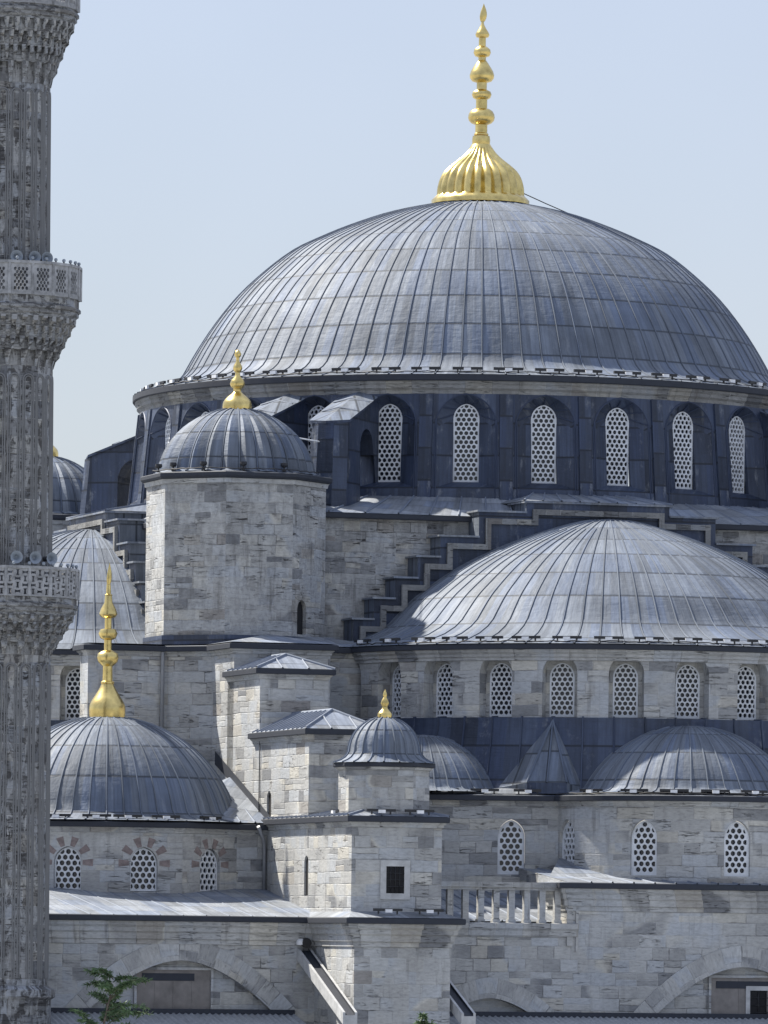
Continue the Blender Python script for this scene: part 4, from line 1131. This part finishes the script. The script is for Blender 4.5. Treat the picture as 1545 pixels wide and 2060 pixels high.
def muqarnas(z0, z1, r0, r1, tiers=4):
    mb = MB()
    # core and ledges
    fr_ = (0.0, 0.36, 0.60, 0.81, 1.0); zt = [z0 + (z1-z0)*fr_[i] for i in range(tiers+1)]
    rt = [r0 + (r1-r0)*((i/tiers)**0.85) for i in range(tiers+1)]
    for i in range(tiers):
        n = 40 if i else 20
        rows = [ngon(rt[i]+0.0, zt[i]), ngon(rt[i]+0.015, zt[i+1]-0.09), ngon(rt[i+1]-0.03, zt[i+1]-0.085), ngon(rt[i+1], zt[i+1])]
        mb.grid(rows, [[(k*0.5, q*0.4+i) for k in range(NS+1)] for q in range(4)], 0)
        hgt = zt[i+1]-zt[i]-0.07
        for k in range(n):
            a = PHM + 2*pi*(k + (0.5 if i % 2 else 0.0))/n; wdt = 2*pi/n*(0.27 if i else 0.20)
            ri, ro = rt[i]*0.985, rt[i+1]-0.015
            zb, ztop = zt[i] - (0.10 if (k % 2 == 0 and i) else 0.0), zt[i+1]-0.06
            def q(r, da, z): return Vector((r*sin(a+da), -r*cos(a+da), z))
            prof_ = [(ri, zb), (ri+0.05, zb+0.02), (ri+(ro-ri)*0.45, zb+hgt*0.45), (ro, zb+hgt*0.72), (ro, ztop)]
            P0 = [q(r, -wdt*(0.35+0.65*t/4), z) for t, (r, z) in enumerate(prof_)]; P1 = [q(r, wdt*(0.35+0.65*t/4), z) for t, (r, z) in enumerate(prof_)]
            mb.grid([P0, P1], None, 0)
            I0 = [q(ri*0.97, -wdt*(0.35+0.65*t/4), z) for t, (r, z) in enumerate(prof_)]; I1 = [q(ri*0.97, wdt*(0.35+0.65*t/4), z) for t, (r, z) in enumerate(prof_)]
            mb.grid([P0, I0], None, 0); mb.grid([P1, I1], None, 0)
    return mb
def balcony(yt, yb, yc, ym, rs, rp, kind):
    z_t, z_b, z_c, z_m = mz(yt), mz(yb), mz(yc), mz(ym)
    mb = muqarnas(z_m, z_c, rs, rp-0.10)
    rows = [ngon(r, z) for r, z in ((rp-0.10, z_c), (rp-0.02, z_c+0.05), (rp-0.02, z_c+0.16), (rp+0.05, z_c+0.2), (rp+0.05, z_c+0.30), (rp-0.02, z_c+0.36), (rp-0.02, z_b), (rs-0.2, z_b))]
    mb.grid(rows, [[(k*0.8, i*0.3) for k in range(NS+1)] for i in range(8)], 0)
    b = mb.build('balcony', ['minaret'], minaret)
    side = 2*rp*math.tan(pi/NS); hgt = z_t - z_b
    outl = [(-side/2, 0), (side/2, 0), (side/2, hgt), (-side/2, hgt)]; holes = []
    if kind == 'diamond':
        nx, ny = 4, 7; x0, x1, zz0, zz1 = -side*0.33, side*0.33, hgt*0.14, hgt*0.86
        for j in range(ny):
            for i in range(nx - (j % 2)):
                cx = x0 + (x1-x0)*(i + 0.5 + (0.5 if j % 2 else 0))/nx; cz = zz0 + (zz1-zz0)*(j+0.5)/ny
                a_, b_ = (x1-x0)/nx*0.40, (zz1-zz0)/ny*0.62
                holes.append([(cx+a_*cos(t*pi/3+pi/2)*(1.0), cz+b_*sin(t*pi/3+pi/2)) for t in range(6)])
    else:
        nx, ny = 3, 4; cw_, chh = side*0.96/nx, hgt*0.92/ny
        for j in range(ny):
            for i in range(nx):
                cx = -side*0.48 + cw_*(i+0.5); cz = hgt*0.05 + chh*(j+0.5)
                s_ = 0.46*min(cw_, chh); n_ = 0.16*min(cw_, chh)
                bone = [(-0.62*s_, -s_), (0.62*s_, -s_), (n_, -0.45*s_), (n_, 0.45*s_), (0.62*s_, s_), (-0.62*s_, s_), (-n_, 0.45*s_), (-n_, -0.45*s_)]
                if (i+j) % 2: bone = [(-z, x) for x, z in bone]
                holes.append([(cx+x, cz+z) for x, z in bone])
    me = plate(outl, holes, 0.10, ['parapet'], 'parapet')
    for kk in range(NS):
        a = PHM + 2*pi*(kk+0.5)/NS
        o = bpy.data.objects.new('parapet_panel', me); COL.objects.link(o); o.parent = b
        r = rp
        o.location = (r*sin(a), -r*cos(a), z_b); o.rotation_euler = (0, 0, a)
    mb = MB()
    for kk in range(NS):
        a = PHM + 2*pi*kk/NS; p = Vector((rp/cos(pi/NS)*sin(a), -rp/cos(pi/NS)*cos(a), 0))
        mb.tube([p + Vector((0, 0, z_b)), p + Vector((0, 0, z_t+0.04))], 0.055, 6, 0, False)
    rows = [ngon((rp+q)/cos(pi/NS), z_t+h) for q, h in ((-0.1, 0), (0.05, 0), (0.05, 0.09), (-0.1, 0.09), (-0.1, 0))]
    mb.grid(rows, None, 0)
    mb.build('handrail', ['parapet'], b)
    # back of the walkway: dark stone of the shaft shows through the piercing
M['parapet'] = plain('pale_parapet_marble', (0.29, 0.295, 0.305), 0.8, var=0.55, sc=2.2)
balcony(1150, 1205, 1236, 1320, 1.70, 2.60, 'bone'); balcony(542, 604, 640, 742, 1.66, 2.56, 'diamond'); balcony(-45, 22, 46, 176, 1.46, 2.38, 'diamond')

# horn loudspeakers and round lamps on two balconies
def horn_proto():
    t = thing('loudspeaker', (0, 0, 0), 'grey horn loudspeaker on the minaret balcony', 'loudspeaker', 'loudspeakers on the minaret')
    mb = MB(); prof_ = [(0.045, 0.34), (0.05, 0.24), (0.07, 0.14), (0.12, 0.05), (0.20, 0.0), (0.215, -0.01), (0.205, 0.01), (0.125, 0.07), (0.06, 0.18), (0.0, 0.2)]
    P = [[(r*cos(2*pi*j/24), y, r*sin(2*pi*j/24)) for j in range(25)] for r, y in prof_]
    mb.grid(P, None, 0, True); mb.build('bell', ['horn'], t)
    mb = MB(); mb.tube([(0, 0.30, 0), (0, 0.5, 0)], 0.09, 12); mb.build('driver', ['black'], t)
    mb = MB(); mb.tube([(0, 0.32, 0), (0, 0.36, -0.32)], 0.02, 6); mb.build('bracket', ['pipe'], t)
    return t
hp = horn_proto(); first = True
for zy, rp, rows in ((1127, 2.60, ((33, 'lower balcony, leftmost in view'), (70, 'lower balcony, middle one'), (102, 'lower balcony, nearest the domes'))),
                     (528, 2.56, ((33, 'middle balcony, leftmost in view'), (69, 'middle balcony, middle one'), (93, 'middle balcony, nearest the sky')))):
    for x, s_ in rows:
        o = hp if first else copy_tree(hp); first = False
        xx = x + ROLL*(zy-1900); X = (xx-772)/F_PX*(my-rp*0.9) ; dx = X - mx; a = math.asin(max(-0.9, min(0.9, dx/(rp-0.18))))
        r = rp - 0.18
        o.location = (mx + r*sin(a), my - r*cos(a), mz(zy)-0.01); o.rotation_euler = (0, 0, a*0.7)
        o['label'] = 'grey horn loudspeaker above the ' + s_
bp_ = thing('balcony_lamp', (0, 0, 0), '', 'lamp', 'round lamps along the minaret parapets')
mb = MB(); mb.lathe([(0.0, 0.12), (0.04, 0.11), (0.06, 0.075), (0.06, 0.04), (0.04, 0.01), (0.03, 0.0)], 12); mb.build('globe', ['horn'], bp_)
mb = MB(); mb.tube([(0, 0, -0.04), (0, 0, 0.02)], 0.03, 8); mb.build('socket', ['black'], bp_)
first = True; AZ = [36, 45, 54, 63, 72, 82]
for nm, zy, rp in (('lower', 1150, 2.60), ('middle', 542, 2.56)):
    for i, dg in enumerate([12, 24] + AZ):
        a = R_(dg); o = bp_ if first else copy_tree(bp_); first = False
        o.location = (mx + rp*sin(a), my - rp*cos(a), mz(zy) + 0.12); o.rotation_euler = (0, 0, a)
        o['label'] = f'round parapet lamp, {ORD[i]} from the left on the {nm} minaret balcony'

# ------------------------------------------------------------------ floodlight bars, lamps, cables, pipes
flp = thing('floodlight_bar', (0, 0, 0), '', 'floodlight', 'floodlight bars along the eaves')
mb = MB(); mb.box((-0.55, -0.05, 0.10), (0.55, 0.05, 0.20))
for x in (-0.36, 0.36): mb.box((x-0.025, -0.03, 0.0), (x+0.025, 0.03, 0.102))
mb.build('bar', ['black'], flp)
mb = MB(); mb.box((-0.13, -0.15, 0.05), (0.13, -0.052, 0.17)); mb.build('driver_box', ['white'], flp)
first_f = True
def bars(path_fn, angles, where, scale=1.0):
    global first_f
    for i, a in enumerate(angles):
        u_, v_, h_, rz = path_fn(a); o = flp if first_f else copy_tree(flp); first_f = False
        o.location = W(u_, v_, h_); o.rotation_euler = (0, 0, TH + rz); o.scale = (scale,)*3
        o['label'] = f'{ORD[i]} floodlight bar from the left along {where}'
ring_fn = lambda cu, cv, r, h: (lambda a: (cu + r*sin(a), cv + r*cos(a), h, a))
am = [R_(x) - TH for x in (-84, -77, -70, -63.5, -57, -50, -43.5, -36.5, -30, -23, -16, -9.3, -2.5, 4.2, 11, 17.5, 24.5, 31.5, 38.5, 46, 53.5)]
bars(ring_fn(0, 0, 13.45, 21.95), am, 'the main dome rim', 1.04)
asd = [R_(x) - TH for x in (-58, -49, -40, -32.5, -25, -17.5, -9.5, -1.5, 6.2, 13.8, 21.5, 29, 36.5)]
bars(ring_fn(0, SDC, 10.95, 11.14), asd, 'the front semi-dome rim', 0.98)
def along(pa, pb, h):
    l = math.hypot(pb[0]-pa[0], pb[1]-pa[1]); br = atan2(-(pb[1]-pa[1]), pb[0]-pa[0])
    return lambda t: (pa[0]+(pb[0]-pa[0])*t, pa[1]+(pb[1]-pa[1])*t, h, br)
lowpts = [along(B1, Jp, 5.52)(t) for t in (0.18, 0.47, 0.78)] + [ring_fn(C2[0], C2[1], LR, 5.52)(R_(x)-TH) for x in (-44, -24, -8, 8, 24)]
bars(lambda i: lowpts[i], range(len(lowpts)), 'the low apse eave', 0.95)
cpts = [((poly[k][0]+poly[(k+1) % 12][0])/2*(1-q) + poly[(k+1) % 12][0]*q, (poly[k][1]+poly[(k+1) % 12][1])/2*(1-q) + poly[(k+1) % 12][1]*q, 4.34, (k+1)*pi/6) for k, q in ((9, 0.5), (10, -0.3), (10, 0.75), (11, -0.45), (11, 0.55), (0, 0.0))]
bars(lambda i: cpts[i], range(len(cpts)), 'the corner dome eave', 0.95)
tp = [(-15.8, 32.6, 4.52, -pi/2), (-15.0, 35.35, 4.52, 0), (-13.6, 35.35, 4.52, 0), (-14.9, 35.95, 1.06, 0), (-13.4, 35.95, 1.06, 0)]
bars(lambda i: tp[i], range(3), 'the pinnacle foot', 0.95)
bars(lambda i: tp[3+i], range(2), 'the base pier ledge', 0.95)

spp = thing('spot_lamp', (0, 0, 0), '', 'lamp', 'small black lamps on the near turret eave')
mb = MB(); mb.lathe([(0.0, 0.30), (0.13, 0.29), (0.14, 0.20), (0.10, 0.14), (0.03, 0.12), (0.03, 0.0)], 14); mb.build('head', ['black'], spp)
mb = MB(); mb.box((-0.07, -0.07, -0.02), (0.07, 0.07, 0.02)); mb.build('foot', ['black'], spp)
for i, x in enumerate((-68, -48, -22, 6, 36)):
    a = R_(x) - TH; o = spp if i == 0 else copy_tree(spp)
    o.location = W(-14.23 + 3.12*sin(a), 14.23 + 3.12*cos(a), 17.62)
    o['label'] = f'small black lamp, {ORD[i]} from the left round the near turret dome'

def cable(name, pts, r, label, cat, mat='cable'):
    mb = MB(); mb.tube(pts, r, 6); return tag(mb.build(name, [mat]), label, cat)
def ringcable(cu, cv, r, h, a0, a1, n, label, sag=0.05):
    pts = []
    for k in range(n+1):
        a = a0 + (a1-a0)*k/n; pts.append(W(cu + (r+0.05*sin(k*1.7))*sin(a), cv + (r+0.05*sin(k*1.7))*cos(a), h + sag*random.random()))
    cable('power_cable', pts, 0.022, label, 'cable')
ringcable(0, 0, 13.55, 21.95, am[0], am[-1], 110, 'thin black power cable feeding floodlights along the main dome rim')
ringcable(0, SDC, 11.1, 11.12, asd[0], asd[-1], 80, 'thin black power cable along the front semi-dome rim')
ringcable(C2[0], C2[1], 5.45, 5.52, J, R_(40), 40, 'thin black power cable along the low apse eave')
ringcable(-14.23, 14.23, 3.2, 17.64, R_(-95), R_(60), 40, 'thin black power cable looping between lamps on the near turret')
cable('lightning_wire', [W(1.9*CT, 1.9*ST*0, 30.35)] + [W(r*CT, 0, z) for r, z in ((2.9, 29.98), (4.1, 29.56), (5.5, 29.0), (7.0, 28.2))], 0.02, 'thin lightning wire running from the main finial cap down the dome', 'wire')
cable('tie_rod', [W(*q) for q in ((-9.6, 11.9, 19.0), (-10.6, 13.2, 19.05), (-12.2, 14.6, 19.1))], 0.03, 'thin pale tie rod between the near turret and drum buttress', 'rod', 'white')
def pipe(pts, r, label, m='pipe'):
    mb = MB(); mb.tube(pts, r, 10)
    t = tag(mb.build('downpipe', [m]), label, 'downpipe', 'rainwater pipes'); 
    return t
pipe([W(-17.55, 16.12, 11.0), W(-17.55, 16.1, 10.7), W(-17.55, 16.1, 5.5)], 0.075, 'pale downpipe on the stone block above the corner dome')
pipe([W(-16.5, 25.4, 4.2), W(-16.2, 25.1, 3.7), W(-16.15, 25.02, 3.3), W(-16.15, 25.02, 1.2)], 0.065, 'grey downpipe where the corner drum meets the buttress tower')
pipe([W(-26.2, FV+0.5, 0.8), W(-26.0, FV+0.2, 0.3), W(-26.0, FV+0.15, -3.0)], 0.065, 'dark downpipe on the lower wall next to the minaret foot', 'edge')
pipe([W(-16.06, 23.95, 7.4), W(-16.06, 23.95, 4.6)], 0.02, 'thin dark pipe on the buttress corner by the slit window', 'edge')
mb = MB(); mb.tube([(0, 0.5, 0), (0, 0.1, 0), (0, -0.22, -0.03)], 0.17, 14); t_ = thing('rain_spout', W(U_L-0.5, FV+0.1, 0.05), 'short black spout with white collar above the left rain chute', 'spout', None, TH)
mb.build('pipe', ['black'], t_); mb = MB(); mb.lathe([(0.0, 0.0), (0.15, 0.0), (0.16, 0.12), (0.10, 0.2), (0, 0.22)], 16, 0, (-0.18, -0.05, -0.1)); mb.build('collar', ['white'], t_)

# ------------------------------------------------------------------ corrugated lean-to roofs in front of the galleries
def leanto(u0, u1, label):
    mb = MB(); n = int((u1-u0)/0.05)
    us = [u0 + (u1-u0)*i/n for i in range(n+1)]; pt = 0.22
    hw = lambda u_: 0.035*sin(2*pi*u_/pt)
    rows = [[L(u_, v, z + hw(u_)) for u_ in us] for v, z in ((FV+0.04, -2.50), (FV+6.5, -3.95))]
    rows2 = [[(p[0], p[1], p[2]-0.03) for p in r] for r in rows]
    mb.grid(rows, None, 0, True); mb.grid(rows2, None, 0, True)
    t = thing('lean_to_roof', W((u0+u1)/2, FV+3, -CAMZ), label, 'roof', 'corrugated lean-to roofs', TH)
    inv = Matrix.Translation((-(u0+u1)/2, FV+3, 0))
    o = mb.build('sheet', ['zinc'], t, 60); o.matrix_local = inv
    sb = MB(); sb.box(L(u0, FV+0.09, -2.52), L(u1, FV+0.03, -2.34)); o = sb.build('flashing', ['edge'], t); o.matrix_local = inv
    pb = MB()
    for k in range(6):
        u_ = u0 + (u1-u0)*(k+0.5)/6; pb.box(L(u_-0.07, FV+6.2, -CAMZ), L(u_+0.07, FV+6.06, -3.93))
    o = pb.build('posts', ['pipe'], t); o.matrix_local = inv
leanto(-36.0, U_L-0.85, 'corrugated grey metal lean-to roof left of the base pier'); leanto(-11.9, 16.0, 'corrugated grey metal lean-to roof right of the base pier')

# ------------------------------------------------------------------ young trees poking into the foot of the picture
def tree(x, y, Y, zt, spread, nb, label, seed, nl):
    rnd = random.Random(seed)
    X = (x + ROLL*(y-1900) - 772)/F_PX*Y
    t = thing('young_tree', (X, Y, 0), label, 'tree')
    tb = MB(); H = zt
    tb.tube([(0.3*sin(i*0.9), 0.2*cos(i), H*0.93*i/8) for i in range(9)], 0.10, 8, 0, True, 0.02)
    lb = MB()
    for k in range(nb):
        h0 = H*(0.74 + 0.22*k/nb); a = rnd.uniform(0, 2*pi); ln = spread*rnd.uniform(0.55, 1.0)*(1.1 - 0.5*k/nb)
        i = h0/(H*0.93)*8; p = Vector((0.3*sin(i*0.9), 0.2*cos(i), h0)); pts = [p.copy()]
        d = Vector((cos(a), sin(a), rnd.uniform(0.45, 1.0)))
        for q in range(6):
            p = p + d*ln/6; d += Vector((rnd.uniform(-.15, .15), rnd.uniform(-.15, .15), -0.16)); pts.append(p.copy())
        tb.tube(pts, 0.022, 5, 0, True, 0.006)
        for q in range(nl):
            f = rnd.uniform(0.15, 1.0)*6; i0 = min(5, int(f)); b = pts[i0].lerp(pts[i0+1], f-i0)
            dd = Vector((rnd.gauss(0, 1), rnd.gauss(0, 1), rnd.gauss(-0.25, 0.45))).normalized(); sd = dd.cross(Vector((rnd.gauss(0, 1), rnd.gauss(0, 1), rnd.gauss(0, 1)))).normalized()
            l = rnd.uniform(0.12, 0.26); ww = l*0.12
            lb.f([b, b + dd*l*0.4 + sd*ww, b + dd*l, b + dd*l*0.4 - sd*ww], [(0, 0)]*4, rnd.choice((0, 0, 1)))
    tb.build('trunk', ['bark'], t); lb.build('crown', ['leaf', 'leafb'], t)
tree(212, 2000, 238.0, 9.15, 1.9, 22, 'feathery green young tree in front of the lower wall by the minaret', 5, 180)
tree(843, 2030, 236.0, 7.95, 0.55, 12, 'thin green treetop in front of the base pier', 9, 160)

# ------------------------------------------------------------------ ground
mb = MB(); mb.f([(-6000, -3000, 0), (6000, -3000, 0), (6000, 9000, 0), (-6000, 9000, 0)])
g = mb.build('ground', ['ground']); g['kind'] = 'structure'
